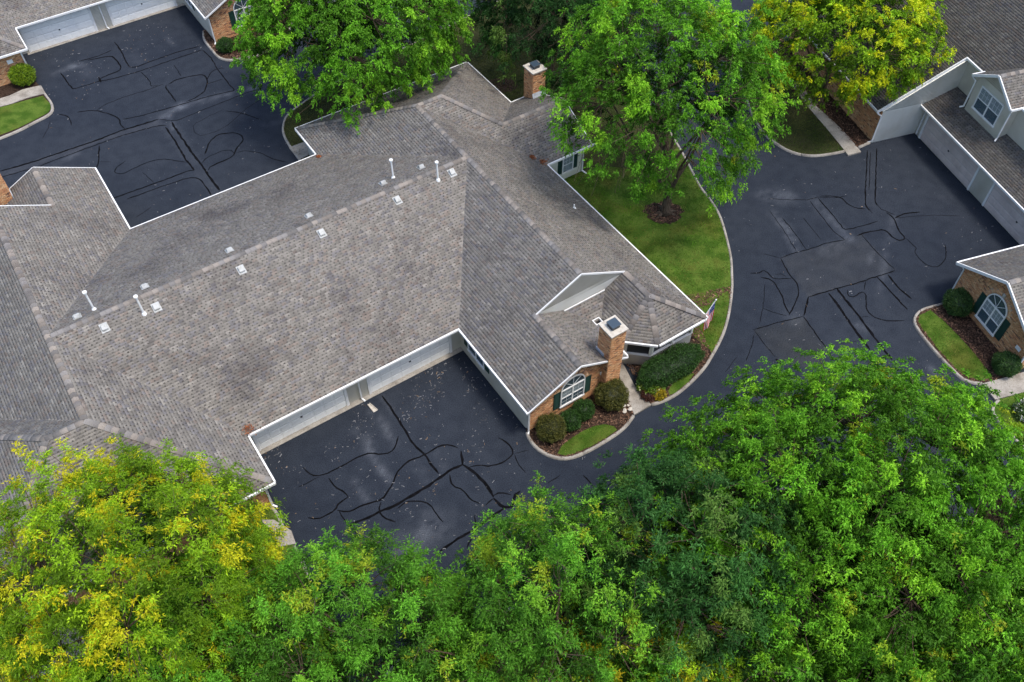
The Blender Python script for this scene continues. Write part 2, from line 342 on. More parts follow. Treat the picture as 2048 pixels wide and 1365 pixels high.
def window(root, p0, p1, a0, a1, zb_, zt, ncol=2, nrow=2, arch=False, shutters=True, sh_w=.36, mun=2, stone=False):
    o, d, n, L = frame2(p0, p1)
    P3 = lambda a, z, q: Vector(o+d*a+n*q+np.array([0, 0, z]))
    def slab(x0, y0, x1, y1, q0, q1, name, m, par):
        b = MB(); b.hexa([P3(x0, y0, q0), P3(x1, y0, q0), P3(x1, y1, q0), P3(x0, y1, q0)], [P3(x0, y0, q1), P3(x1, y0, q1), P3(x1, y1, q1), P3(x0, y1, q1)]); return b.build(name, M[m], par)
    wn = slab(a0, zb_, a1, zt, .005, .022, 'window', 'dark', root)
    cx = (a0+a1)/2; rad = (a1-a0)/2; fw = .075
    slab(a0-.03, zb_-.09, a1+.03, zb_+.02, .01, .11, 'sill', 'trim', wn)
    for x0, x1, y0, y1 in ((a0, a0+fw, zb_+.02, zt), (a1-fw, a1, zb_+.02, zt), (a0+fw, a1-fw, zt-fw, zt)): slab(x0, y0, x1, y1, .0225, .085, 'frame', 'trim', wn)
    iw = (a1-a0-2*fw-(ncol-1)*.09)/ncol; ih = (zt-zb_-fw-.02-(nrow-1)*.055)/nrow
    for c in range(ncol):
        x0 = a0+fw+c*(iw+.09); x1 = x0+iw
        if c: slab(x0-.09, zb_+.02, x0, zt-fw, .023, .08, 'mullion', 'trim', wn)
        for r_ in range(nrow):
            y0 = zb_+.02+r_*(ih+.055); y1 = y0+ih
            if r_: slab(x0, y0-.055, x1, y0, .024, .07, 'sash_rail', 'trim', wn)
            slab(x0+.002, y0+.002, x1-.002, y1-.002, .0235, .028, 'curtain' if r_ or ncol == 1 else 'backing', 'curtain' if r_ or ncol == 1 else 'room', wn)
            slab(x0, y0, x1, y1, .036, .042, 'pane', 'glass', wn)
            if mun and (r_ or mun == 1 or nrow == 1):
                for k in range(1, mun+1):
                    xx = x0+iw*k/(mun+1); slab(xx-.006, y0, xx+.006, y1, .0425, .050, 'muntin', 'trim', wn)
                yy = (y0+y1)/2; slab(x0, yy-.006, x1, yy+.006, .0505, .054, 'muntin', 'trim', wn)
    if arch:
        N = 16
        def ring(r0, r1, q0, q1, name, m, par, ta=0, tb=math.pi):
            b = MB()
            for k in range(N):
                t0 = ta+(tb-ta)*k/N; t1 = ta+(tb-ta)*(k+1)/N
                f = lambda r_, t, q: P3(cx+r_*math.cos(t), zt+.004+r_*math.sin(t), q)
                b.hexa([f(r0, t0, q0), f(r1, t0, q0), f(r1, t1, q0), f(r0, t1, q0)], [f(r0, t0, q1), f(r1, t0, q1), f(r1, t1, q1), f(r0, t1, q1)])
            return b.build(name, M[m], par)
        b = MB(); pts = [(cx+rad*.98*math.cos(math.pi*k/N), zt+.004+rad*.98*math.sin(math.pi*k/N)) for k in range(N+1)]
        b.hexa([P3(a, z, .003) for a, z in pts], [P3(a, z, .024) for a, z in pts]); b.build('arch_backing', M['dark'], wn)
        b = MB(); pts = [(cx+rad*.92*math.cos(math.pi*k/N), zt+.01+rad*.92*math.sin(math.pi*k/N)) for k in range(N+1)]
        b.hexa([P3(a, z, .036) for a, z in pts], [P3(a, z, .042) for a, z in pts]); b.build('pane', M['glass'], wn)
        ring(rad-.07, rad, .0245, .085, 'arch_frame', 'trim', wn)
        for t in (45, 90, 135):
            b = MB(); p = P3(cx, zt+.02, .05); q = P3(cx+(rad-.06)*math.cos(R(t)), zt+(rad-.06)*math.sin(R(t)), .05); b.bar(p, q, .022, .02, up=tuple(n)); b.build('muntin', M['trim'], wn)
        # soldier course of bricks round the arch, each brick its own piece
        for k in range(22):
            t0 = math.pi*(k+.06)/22; t1 = math.pi*(k+.94)/22
            if k in (10, 11): continue
            f = lambda r_, t, q: P3(cx+r_*math.cos(t), zt+.004+r_*math.sin(t), q)
            b = MB(); b.hexa([f(rad+.01, t0, .0), f(rad+.23, t0, .0), f(rad+.23, t1, .0), f(rad+.01, t1, .0)], [f(rad+.01, t0, .03), f(rad+.23, t0, .03), f(rad+.23, t1, .03), f(rad+.01, t1, .03)])
            col = brick_col()*np.array([1.15, 1.25, 1.4]); ob = np_mesh('arch_brick', np.array(b.V), [np.array(b.F[:2]), np.array(b.F[2:])], np.tile(col, (8, 1)), M['brick'], wn)
        b = MB(); b.hexa([P3(cx-.06, zt+rad+.01, 0), P3(cx+.06, zt+rad+.01, 0), P3(cx+.10, zt+rad+.30, 0), P3(cx-.10, zt+rad+.30, 0)], [P3(cx-.06, zt+rad+.01, .06), P3(cx+.06, zt+rad+.01, .06), P3(cx+.10, zt+rad+.30, .06), P3(cx-.10, zt+rad+.30, .06)]); b.build('keystone', M['stone'], wn)
    if shutters:
        for x0 in (a0-sh_w-.02, a1+.02):
            sh = slab(x0, zb_, x0+sh_w, zt, .002, .03, 'shutter', 'shutter', root)
            for (xa, xb, ya, yb) in ((x0, x0+.05, zb_, zt), (x0+sh_w-.05, x0+sh_w, zb_, zt), (x0+.05, x0+sh_w-.05, zb_, zb_+.07), (x0+.05, x0+sh_w-.05, zt-.07, zt), (x0+.05, x0+sh_w-.05, (zb_+zt)/2-.035, (zb_+zt)/2+.035)):
                slab(xa, ya, xb, yb, .0305, .05, 'shutter_rail', 'shutter', sh)
            k = zb_+.1
            while k < zt-.1:
                if abs(k-(zb_+zt)/2) > .05: slab(x0+.05, k, x0+sh_w-.05, k+.03, .0305, .042, 'louvre', 'shutter', sh)
                k += .062
    return wn
def downspout(root, pts, name='downspout'):
    b = MB()
    for p, q in zip(pts[:-1], pts[1:]):
        vert = abs(Vector(q)[2]-Vector(p)[2]) > .7*(Vector(q)-Vector(p)).length
        b.bar(p, q, .085, .07, up=(0.3, 1, 0) if vert else (0, 0, 1))
    return b.build(name, M['trim'], root)
def chimney(root, x0, y0, x1, y1, zb_, zt, snow=None, flash_z=None):
    b = MB(); b.box(x0, y0, zb_, x1, y1, zt); ch = b.build('chimney', M['mortar'], root)
    for p0, p1 in (((x0, y0), (x1, y0)), ((x1, y0), (x1, y1)), ((x1, y1), (x0, y1)), ((x0, y1), (x0, y0))):
        o, d, n, L = frame2(p0, p1); P3 = lambda a, z, h, o=o, d=d, n=n: o+d*a+n*h+np.array([0, 0, z])
        brick_face(ch, P3, [(0, zb_), (L, zb_), (L, zt-.02), (0, zt-.02)])
    b = MB(); b.hexa([(x0-.07, y0-.07, zt), (x1+.07, y0-.07, zt), (x1+.07, y1+.07, zt), (x0-.07, y1+.07, zt)], [(x0-.07, y0-.07, zt+.08), (x1+.07, y0-.07, zt+.08), (x1+.07, y1+.07, zt+.08), (x0-.07, y1+.07, zt+.08)]); b.build('chimney_crown', M['stone'], ch)
    cx, cy = (x0+x1)/2, (y0+y1)/2; b = MB(); b.box(cx-.24, cy-.24, zt+.08, cx+.24, cy+.24, zt+.30); fl = b.build('flue_cap', M['flue_metal'], ch, bevel=.01)
    b = MB(); b.box(cx-.28, cy-.28, zt+.302, cx+.28, cy+.28, zt+.35); b.build('cap_lid', M['flue_metal'], fl, bevel=.012)
    for sx, sy in ((-1, 0), (1, 0), (0, -1), (0, 1)):
        b = MB()
        for k in (-.15, -.05, .05, .15):
            b.box(cx+sx*.243+(k if sy else 0)-.012, cy+sy*.243+(k if sx else 0)-.012, zt+.12, cx+sx*.243+(k if sy else 0)+.012, cy+sy*.243+(k if sx else 0)+.012, zt+.28)
        b.build('cap_screen', M['black_metal'], fl)
    return ch

# ------------------------------------------------------------------ the twin-wing brick house (plan in u, v about its centre)
UC, VC = 8.5, 35.76
zE, zR, zG = 2.5, 5.5, 4.07
HALF = [
 [(2.34, 27.09, zE), (14.66, 27.09, zE), (20.75, 35.76, zR), (-3.75, 35.76, zR)],
 [(14.66, 27.09, zE), (14.66, 20.45, zE), (17.85, 20.45, zG), (17.85, 24.5, zG), (20.75, 24.5, zR), (20.75, 35.76, zR)],
 [(14.66, 44.43, zE), (20.75, 35.76, zR), (20.75, 41.7, zR), (14.66, 47.6, zE)],
 [(14.66, 47.6, zE), (20.75, 41.7, zR), (22.5, 41.7, zR), (28.0, 47.6, zE)],
 [(28.0, 47.6, zE), (22.5, 41.7, zR), (25.14, 38.7, 4.06), (28.0, 41.96, zE)],
 [(28.0, 41.96, zE), (25.14, 38.7, 4.06), (29.95, 38.7, 4.06), (29.95, 41.96, zE)],
 [(20.75, 41.7, zR), (22.5, 41.7, zR), (25.14, 38.7, 4.06), (29.95, 38.7, 4.06), (29.95, 35.44, zE), (26.35, 35.44, zE)],
 [(26.35, 35.44, zE), (20.75, 41.7, zR), (20.75, 24.5, zR), (23.85, 24.5, 3.84), (23.85, 22.35, 3.84), (26.35, 20.15, zE)],
 [(26.35, 20.15, zE), (23.85, 22.35, 3.84), (22.9, 20.15, zE)],
 [(22.9, 20.15, zE), (23.85, 22.35, 3.84), (21.5, 21.45, zE)],
 [(21.5, 21.45, zE), (23.85, 22.35, 3.84), (23.85, 24.5, 3.84), (22.55, 24.5, 3.1), (21.5, 23.3, zE)],
 [(19.82, 24.5, 3.1), (22.55, 24.5, 3.1), (21.5, 23.3, zE), (21.04, 23.3, zE)],
 [(17.85, 20.45, zG), (21.04, 20.45, zE), (21.04, 23.3, zE), (19.82, 24.5, 3.1), (17.85, 24.5, zG)],
]
CAPS = [((-3.6, 35.76, zR), (20.6, 35.76, zR), .35, .35), ((20.75, 24.55, zR), (20.75, 41.6, zR), .5, .5), ((17.85, 20.5, zG), (17.85, 24.5, zG), .5, .5),
 ((20.75, 41.7, zR), (14.8, 47.46, zE+.07), .25, .25), ((20.8, 41.7, zR), (22.5, 41.7, zR), .5, .5), ((22.5, 41.7, zR), (27.85, 47.45, zE+.07), .25, .25),
 ((22.5, 41.7, zR), (25.14, 38.7, 4.06), .2, .2), ((25.2, 38.7, 4.06), (29.9, 38.7, 4.06), .48, .48),
 ((23.85, 24.45, 3.84), (23.85, 22.4, 3.84), .5, .5), ((23.85, 22.35, 3.84), (26.25, 20.22, zE+.06), .2, .2), ((23.85, 22.35, 3.84), (22.92, 20.25, zE+.06), .2, .2), ((23.85, 22.35, 3.84), (21.6, 21.5, zE+.06), .2, .2)]
def L2(p): return (p[0]-UC, p[1]-VC, *p[2:])
def mir(p): return (-p[0], -p[1], *p[2:])
def house(dv, label, full):
    base = uvw(UC, VC+dv); root = empty('brick_house', base, AX); tag(root, label, 'house', 'brick and siding houses of the estate')
    toW = lambda x, y, z: uvw(x+UC, y+VC+dv, z)
    pl = [[L2(p) for p in q] for q in HALF]; cp = [(L2(a), L2(b), s, t) for a, b, s, t in CAPS]
    planes = pl+[[mir(p) for p in q] for q in pl]; caps = cp+[(mir(a), mir(b), s, t) for a, b, s, t in cp[1:]]
    build_roof(root, planes, caps, toW)
    n0 = set(C.objects)
    g = lambda *p: L2(p)
    # gutters and rake boards
    for p, q in (((2.4, 27.04), (14.6, 27.04)), ((14.61, 27.09), (14.61, 20.40)), ((26.40, 35.4), (26.40, 20.12)), ((14.61, 44.5), (14.61, 47.6)),
                 ((14.6, 47.66), (28.0, 47.66)), ((28.05, 47.6), (28.05, 42.0)), ((26.45, 35.38), (30.3, 35.38)), ((29.95, 42.02), (28.12, 42.02)),
                 ((26.3, 20.10), (22.95, 20.10)), ((22.86, 20.12), (21.45, 21.42)), ((21.1, 20.5), (21.1, 22.0))):
        gutter(root, g(*p, zE), g(*q, zE))
    for p, q in (((14.64, 20.41, zE), (17.85, 20.41, zG)), ((17.85, 20.41, zG), (19.63, 20.41, 3.195)), ((20.6, 20.41, 2.72), (21.06, 20.41, zE)), ((17.85, 24.45, zG+.02), (20.75, 24.45, zR+.02)), ((20.75, 24.45, zR+.02), (23.85, 24.45, 3.86)),
                 ((29.99, 35.42, zE), (29.99, 38.7, 4.06)), ((29.99, 38.7, 4.06), (29.99, 41.98, zE))):
        gutter(root, g(*p), g(*q), 'rake_board', .045, .05, .11)
    gutter(root, g(19.75, 24.42, 3.19), g(22.5, 24.42, 3.19), 'wall_flashing', 0, .06, .07)
    # garage court walls and doors
    A_, B_ = g(1.95, 27.65)[:2], g(15.0, 27.65)[:2]
    wall(root, A_, B_)
    garage_door(root, A_, B_, .80, 5.80); garage_door(root, A_, B_, 7.32, 12.30)
    b = MB(); b.box(g(2.4, 0)[0], 27.35-VC, 0, g(15.0, 0)[0], 27.64-VC, .03); b.build('door_sill', M['concrete'], root)
    downspout(root, [g(8.62, 27.10, 2.38), g(8.62, 27.52, 2.1), g(8.62, 27.52, .12), g(8.70, 27.30, .06)])
    a0, a1 = g(15.0, 27.65)[:2], g(15.0, 20.8)[:2]
    wall(root, a0, a1); window(root, a0, a1, .95, 2.6, .85, 2.15, ncol=2, nrow=1, sh_w=.42, mun=0)
    downspout(root, [g(14.62, 20.75, 2.38), g(14.93, 20.72, 2.15), g(14.93, 20.72, .15), g(14.78, 20.55, .06)])
    # brick gable
    a0, a1 = g(15.0, 20.8)[:2], g(20.62, 20.8)[:2]
    hole = lambda x, z: (1.93 < x < 3.52 and z < 2.16 and z > .7) or ((x-2.725)**2+(z-2.154)**2 < 1.02**2 and z > 2.1)
    wall(root, a0, a1, [(0, 0), (5.62, 0), (5.62, 2.55), (2.85, 3.93), (0, 2.5)], kind='brick', holes=[hole])
    window(root, a0, a1, 1.94, 3.51, .75, 2.15, arch=True, sh_w=.40, mun=1)
    o, d, n, L = frame2(a0, a1)
    b = MB(); P = lambda a, z, h: Vector(o+d*a+n*h+np.array([0, 0, z])); b.hexa([P(4.55, 1.62, .012), P(4.95, 1.62, .012), P(4.95, 1.86, .012), P(4.55, 1.86, .012)], [P(4.55, 1.62, .04), P(4.95, 1.62, .04), P(4.95, 1.86, .04), P(4.55, 1.86, .04)]); b.build('house_plaque', M['trim'], root)
    wall(root, g(20.62, 20.8)[:2], g(20.62, 24.6)[:2], kind='brick')
    downspout(root, [g(21.0, 20.62, 2.36), g(20.7, 20.74, 2.15), g(20.7, 20.74, .12), g(20.74, 20.5, .06)])
    b = MB(); x, y = g(21.1, 23.2)[:2]; b.box(x-.17, y-.18, 2.44, x+.30, y-.13, 2.6); b.box(x-.17, y+.18, 2.44, x+.30, y+.23, 2.6); b.box(x-.17, y-.13, 2.44, x-.12, y+.18, 2.6); b.box(x+.25, y-.13, 2.44, x+.30, y+.18, 2.6); b.build('scupper_frame', M['trim'], root)
    wall(root, g(20.62, 24.55)[:2], g(26.0, 24.55)[:2], z1=2.5)
    # cream gable end above the lower roofs
    wall(root, g(17.85, 24.52)[:2], g(23.85, 24.52)[:2], [(0.1, 4.02), (2.0, 3.12), (4.7, 3.12), (5.9, 3.75), (2.9, 5.36)], kind='cream', name='gable_wall')
    # porch: siding knee wall, rail, posts and screened openings
    pp = [(21.9, 24.4), (21.9, 21.6), (22.98, 20.62), (25.98, 20.62), (25.98, 24.5)]
    for p, q in zip(pp[:-1], pp[1:]):
        a0, a1 = g(*p)[:2], g(*q)[:2]; o, d, n, L = frame2(a0, a1)
        wall(root, a0, a1, z1=.95, kind='cream' if p[1] < 21 else 'siding', name='knee_wall')
        P = lambda a, z, h: Vector(o+d*a+n*h+np.array([0, 0, z]))
        b = MB(); b.hexa([P(0, .952, -.16), P(L, .952, -.16), P(L, 1.02, -.16), P(0, 1.02, -.16)], [P(0, .952, .06), P(L, .952, .06), P(L, 1.02, .06), P(0, 1.02, .06)]); b.build('porch_rail', M['trim'], root)
        b = MB(); b.hexa([P(0, 1.022, -.09), P(L, 1.022, -.09), P(L, 2.3, -.09), P(0, 2.3, -.09)], [P(0, 1.022, -.08), P(L, 1.022, -.08), P(L, 2.3, -.08), P(0, 2.3, -.08)]); b.build('porch_screen', M['dark'], root)
        k = max(1, round(L/1.6))
        for i in range(k+1):
            a = min(max(L*i/k, .06), L-.06); b = MB(); b.hexa([P(a-.06, 1.022, -.06), P(a+.06, 1.022, -.06), P(a+.06, 2.34, -.06), P(a-.06, 2.34, -.06)], [P(a-.06, 1.022, .05), P(a+.06, 1.022, .05), P(a+.06, 2.34, .05), P(a-.06, 2.34, .05)]); b.build('porch_post', M['siding_cream'], root)
    # remaining walls
    wall(root, g(26.0, 24.5)[:2], g(26.0, 35.85)[:2])
    a0, a1 = g(26.0, 35.85)[:2], g(29.55, 35.85)[:2]
    wall(root, a0, a1, kind='cream'); window(root, a0, a1, 1.93, 2.83, .72, 1.98, ncol=1, nrow=2, sh_w=.32)
    downspout(root, [g(29.75, 35.42, 2.38), g(29.6, 35.78, 2.1), g(29.6, 35.78, .2), g(29.75, 35.45, .08)])
    wall(root, g(29.55, 35.85)[:2], g(29.55, 41.55)[:2], [(0, 0), (5.7, 0), (5.7, 2.42), (2.85, 3.8), (0, 2.42)])
    wall(root, g(29.55, 41.55)[:2], g(27.6, 41.55)[:2]); wall(root, g(27.6, 41.55)[:2], g(27.6, 47.2)[:2])
    wall(root, g(27.6, 47.2)[:2], g(15.05, 47.2)[:2], kind='brick'); wall(root, g(15.05, 47.2)[:2], g(15.05, 43.87)[:2])
    chimney(root, *g(19.64, 20.37)[:2], *g(20.58, 21.34)[:2], 0, 5.18)
    chimney(root, *g(29.16, 41.05)[:2], *g(30.16, 42.1)[:2], 0, 4.85)
    b = MB(); y = 21.35-VC; x0, x1 = 19.60-UC, 20.62-UC
    b.hexa([(x0-.02, 20.75-VC, 3.14), (x0-.02, y+.05, 3.14), (x0-.02, y+.05, 3.42), (x0-.02, 20.75-VC, 3.42)], [(x0+.03, 20.75-VC, 3.14), (x0+.03, y+.05, 3.14), (x0+.03, y+.05, 3.42), (x0+.03, 20.75-VC, 3.42)])
    b.build('chimney_flashing', M['flash'], root)
    b = MB(); b.hexa([g(29.1, 40.9, 2.9), g(30.2, 40.9, 2.9), g(30.2, 41.035, 3.3), g(29.1, 41.035, 3.3)], [g(29.1, 40.85, 2.92), g(30.2, 40.85, 2.92), g(30.2, 41.02, 3.34), g(29.1, 41.02, 3.34)]); b.build('chimney_flashing', M['flash'], root)
    half = [o for o in C.objects if o not in n0]
    if full:      # the other half is the same half turned round the middle of the house
        cmap = {}
        for o in half:
            c = o.copy(); C.objects.link(c); cmap[o] = c
        for o, c in cmap.items():
            if o.parent in cmap: c.parent = cmap[o.parent]
            else: c.rotation_euler.z = math.pi
    else:
        n1 = set(C.objects)
        wall(root, mir(g(27.6, 47.2)[:2]), mir(g(15.05, 47.2)[:2]), kind='brick'); wall(root, mir(g(15.05, 47.2)[:2]), mir(g(15.05, 43.87)[:2]))
        for p, q in (((14.61, 44.5), (14.61, 47.6)), ((14.6, 47.66), (28.0, 47.66))): gutter(root, mir(g(*p, zE)), mir(g(*q, zE)))
    a = mir(g(15.05, 47.2, 0)); downspout(root, [(a[0]-.02, a[1]-.3, 2.38), (a[0]-.06, a[1]-.06, 2.15), (a[0]-.06, a[1]-.06, .15), (a[0]+.1, a[1]-.25, .06)])
    return root, toW
main, mW = house(0, 'large house with grey shingle roof and two crossing wings in the middle', True)
nwh, nW_ = house(42.95, 'house at the top left with two white garage doors facing the car park', False)
a = L2((1.1, 24.3, 0)); b = MB(); b.box(a[0]-.35, a[1]-.05, 1.55, a[0]+.05, a[1]-.012, 1.85); b.build('house_plaque', M['trim'], nwh)

# roof vents and flue pipes of the main house
def roof_z(v): return zR-abs(v-VC)*.346
def loc_on_roof(px, py, extra=0):
    z = 5.0
    for _ in range(60):
        q = at(px, py, z); v = q[0]*EV[0]+q[1]*EV[1]; z = z*.7+.3*(roof_z(v)+extra)
    return q[0]*EU[0]+q[1]*EU[1], v, z
def roof_vent(px, py):
    u, v, z = loc_on_roof(px, py, .12); z -= .12; s = 1 if v < VC else -1; x, y = u-UC, v-VC; k = .346*s
    P = lambda a, bb, h: (x+a, y+bb*s, z+bb*.346+h)
    b = MB(); b.hexa([P(-.21, -.25, .03), P(.21, -.25, .03), P(.21, .25, .03), P(-.21, .25, .03)], [P(-.21, -.25, .05), P(.21, -.25, .05), P(.21, .25, .05), P(-.21, .25, .05)])
    vt = b.build('roof_vent', M['galv'], main)
    b = MB(); b.hexa([P(-.15, -.18, .052), P(.15, -.18, .052), P(.15, .20, .052), P(-.15, .20, .052)], [P(-.15, -.18, .16), P(.15, -.18, .16), P(.15, .06, .27), P(-.15, .06, .27)]); b.build('vent_hood', M['galv'], vt, bevel=.015)
for p in ((794.7, 399), (643, 465), (904, 344), (482, 538), (312, 613), (208, 654), (841.5, 333), (765.7, 365), (617, 430), (458, 499), (288.5, 571.6), (153, 631.5)): roof_vent(*p)
for px, py in ((786.8, 356.5), (876.3, 361), (188.8, 620), (288.6, 628.5)):
    u, v, z = loc_on_roof(px, py); x, y = u-UC, v-VC
    b = MB(); b.tube([(x, y, z-.1), (x, y, z+1.30)], .05, 10); fp = b.build('flue_pipe', M['pvc'], main, smooth=False)
    b = MB(); b.tube([(x, y, z+1.26), (x, y, z+1.30), (x, y, z+1.38), (x, y, z+1.41)], [.06, .11, .11, .04], 12); b.build('flue_cowl', M['pvc'], fp)
    b = MB(); b.tube([(x, y, z-.02), (x, y, z+.10), (x, y, z+.14)], [.14, .10, .06], 10); b.build('flue_boot', M['pvc'], fp)
# small pipe on the east slope
q = at(1148, 418, 3.2); q = (q[0]*EU[0]+q[1]*EU[1]-UC, q[0]*EV[0]+q[1]*EV[1]-VC); zz = 2.5+(26.35-(q[0]+UC))*.5357
b = MB(); b.tube([(q[0], q[1], zz-.05), (q[0], q[1], zz+.28)], .04, 8); b.tube([(q[0], q[1], zz-.02), (q[0], q[1], zz+.07)], [.13, .06], 8); b.build('vent_pipe', M['pvc'], main)

# ------------------------------------------------------------------ dark roofed house with dormer at the right (plan in s, t)
hc = empty('dormer_house', stw(0, 0), CT-math.pi/2); tag(hc, 'dark roofed house with white dormer window above its garages at the right', 'house', 'brick and siding houses of the estate')
kz = lambda t: 2.65+.54*(t+.3)
Cpl = [[(-12, -.3, 2.65), (-.12, -.3, 2.65), (-.12, 5.3, kz(5.3)), (14, 5.3, kz(5.3)), (14, 12, kz(12)), (-12, 12, kz(12))],
       [(-.1, 3.05, 2.5), (13.4, 3.05, 2.5), (13.4, 5.5, 3.44), (-.1, 5.5, 3.44)],
       [(13.4, 5.5, 2.5), (13.4, -3.5, 2.5), (16.75, -3.5, 4.35), (16.75, 5.5, 4.35)],
       [(16.75, -3.5, 4.35), (20.1, -3.5, 2.5), (20.1, 5.5, 2.5), (16.75, 5.5, 4.35)]]
Dpl = [[(1.7, 4.4, 5.72), (3.6, 4.4, 6.92), (3.6, 7.7, 6.92), (1.7, 5.45, 5.72)], [(3.6, 4.4, 6.92), (5.5, 4.4, 5.72), (5.5, 5.45, 5.72), (3.6, 7.7, 6.92)]]
toC = lambda x, y, z: stw(x, y, z)
build_roof(hc, Cpl[:2], [], toC, tone=.55)
rr = build_roof(hc, Cpl[2:]+Dpl, [((16.75, -3.45, 4.35), (16.75, 5.4, 4.35), .55, .55), ((3.6, 4.45, 6.92), (3.6, 7.6, 6.92), .63, .63)], toC, tone=.9)
for p, q in (((-12, -.36, 2.65), (-.1, -.36, 2.65)), ((-.1, 3.0, 2.5), (13.3, 3.0, 2.5)), ((-.1, 5.24, kz(5.3)), (1.6, 5.24, kz(5.3))), ((5.6, 5.24, kz(5.3)), (14, 5.24, kz(5.3))), ((13.34, 3.0, 2.5), (13.34, -3.5, 2.5)),
             ((1.64, 4.4, 5.72), (1.64, 5.4, 5.72)), ((5.56, 4.4, 5.72), (5.56, 5.4, 5.72))): gutter(hc, p, q)
for p, q in (((-.09, -.4, 2.65), (-.09, 5.3, kz(5.3))), ((1.66, 4.36, 5.72), (3.6, 4.36, 6.92)), ((3.6, 4.36, 6.92), (5.54, 4.36, 5.72)), ((13.36, -3.54, 2.5), (16.75, -3.54, 4.35)), ((16.75, -3.54, 4.35), (20.14, -3.54, 2.5))): gutter(hc, p, q, 'rake_board', .06, .07, .17)
wall(hc, (-12, 0), (0, 0), z1=2.6, kind='brick')
wall(hc, (0, 0), (0, 5.45), [(0, 0), (5.45, 0), (5.45, kz(5.4)-.12), (0, 2.62)], kind='cream')
wall(hc, (.02, 3.5), (13.75, 3.5), z1=2.45)
garage_door(hc, (0, 3.5), (13.75, 3.5), .65, 6.1, m='door_pink'); garage_door(hc, (0, 3.5), (13.75, 3.5), 7.85, 13.2, m='door_pink')
wall(hc, (.02, 5.45), (14, 5.45), [(0, 3.3), (13.98, 3.3), (13.98, kz(5.3)-.1), (0, kz(5.3)-.1)])
wall(hc, (1.95, 4.75), (5.25, 4.75), [(0, 3.1), (3.3, 3.1), (3.3, 5.82), (1.65, 6.75), (0, 5.82)], name='dormer_wall')
wall(hc, (1.95, 5.5), (1.95, 4.75), [(0, 3.1), (.75, 3.1), (.75, 5.6), (0, 5.6)], name='dormer_wall'); wall(hc, (5.25, 4.75), (5.25, 5.5), [(0, 3.1), (.75, 3.1), (.75, 5.6), (0, 5.6)], name='dormer_wall')
window(hc, (1.95, 4.75), (5.25, 4.75), .55, 2.75, 3.75, 5.35, shutters=False, mun=2)
downspout(hc, [(1.62, 4.42, 5.6), (1.84, 4.68, 5.3), (1.84, 4.68, 3.3), (1.70, 4.5, 3.2)]); downspout(hc, [(5.58, 4.42, 5.6), (5.36, 4.68, 5.3), (5.36, 4.68, 3.3), (5.45, 4.5, 3.2)])
downspout(hc, [(-.1, -.35, 2.5), (.06, -.06, 2.3), (.06, -.06, .2), (-.05, -.3, .06)]); downspout(hc, [(.3, 3.05, 2.4), (.22, 3.42, 2.15), (.22, 3.42, .1)])
a0, a1 = (13.78, -3.15), (19.72, -3.15)
hole = lambda x, z: (2.15 < x < 3.79 and .55 < z < 2.16) or ((x-2.97)**2+(z-2.154)**2 < 1.05**2 and z > 2.1)
wall(hc, a0, a1, [(0, 0), (5.94, 0), (5.94, 2.45), (2.97, 4.1), (0, 2.45)], kind='brick', holes=[hole])
window(hc, a0, a1, 2.16, 3.78, .62, 2.15, arch=True, sh_w=.42)
o_, d_, n_, _ = frame2(a0, a1); b = MB(); P = lambda a, z, h: Vector(o_+d_*a+n_*h+np.array([0, 0, z])); b.hexa([P(5.2, 1.25, .012), P(5.55, 1.25, .012), P(5.55, 1.5, .012), P(5.2, 1.5, .012)], [P(5.2, 1.25, .04), P(5.55, 1.25, .04), P(5.55, 1.5, .04), P(5.2, 1.5, .04)]); b.build('house_plaque', M['trim'], hc)
wall(hc, (13.78, 3.4), (13.78, -3.15)); wall(hc, (19.72, -3.15), (19.72, 5), kind='brick')
downspout(hc, [(13.36, -3.2, 2.35), (13.68, -3.08, 2.1), (13.68, -3.08, .1)]); downspout(hc, [(20.1, -3.4, 2.35), (19.8, -3.25, 2.1), (19.8, -3.25, .15)])

# ------------------------------------------------------------------ ground
def seg_dist(X, Y, a, b):
    dx, dy = b[0]-a[0], b[1]-a[1]; t = np.clip(((X-a[0])*dx+(Y-a[1])*dy)/(dx*dx+dy*dy+1e-9), 0, 1)
    return np.hypot(X-a[0]-t*dx, Y-a[1]-t*dy)
def in_poly(X, Y, poly):
    r = np.zeros(X.shape, bool); n = len(poly)
    for i in range(n):
        x0, y0 = poly[i][:2]; x1, y1 = poly[(i+1) % n][:2]
        c = ((y0 > Y) != (y1 > Y)) & (X < (x1-x0)*(Y-y0)/(y1-y0+1e-12)+x0); r ^= c
    return r
def vnoise(X, Y, sc, seed):
    r = np.random.default_rng(seed); T = r.random((64, 64)); x = X*sc; y = Y*sc
    xi = np.floor(x).astype(int); yi = np.floor(y).astype(int); fx = x-xi; fy = y-yi; fx = fx*fx*(3-2*fx); fy = fy*fy*(3-2*fy)
    g = lambda i, j: T[i % 64, j % 64]
    return (g(xi, yi)*(1-fx)+g(xi+1, yi)*fx)*(1-fy)+(g(xi, yi+1)*(1-fx)+g(xi+1, yi+1)*fx)*fy
S = .21; gx = np.arange(-60, 60, S); gy = np.arange(1, 100, S); X, Y = np.meshgrid(gx, gy)
base = np.array([.0325, .0395, .0520])
col = np.tile(base, (*X.shape, 1)).astype(float)
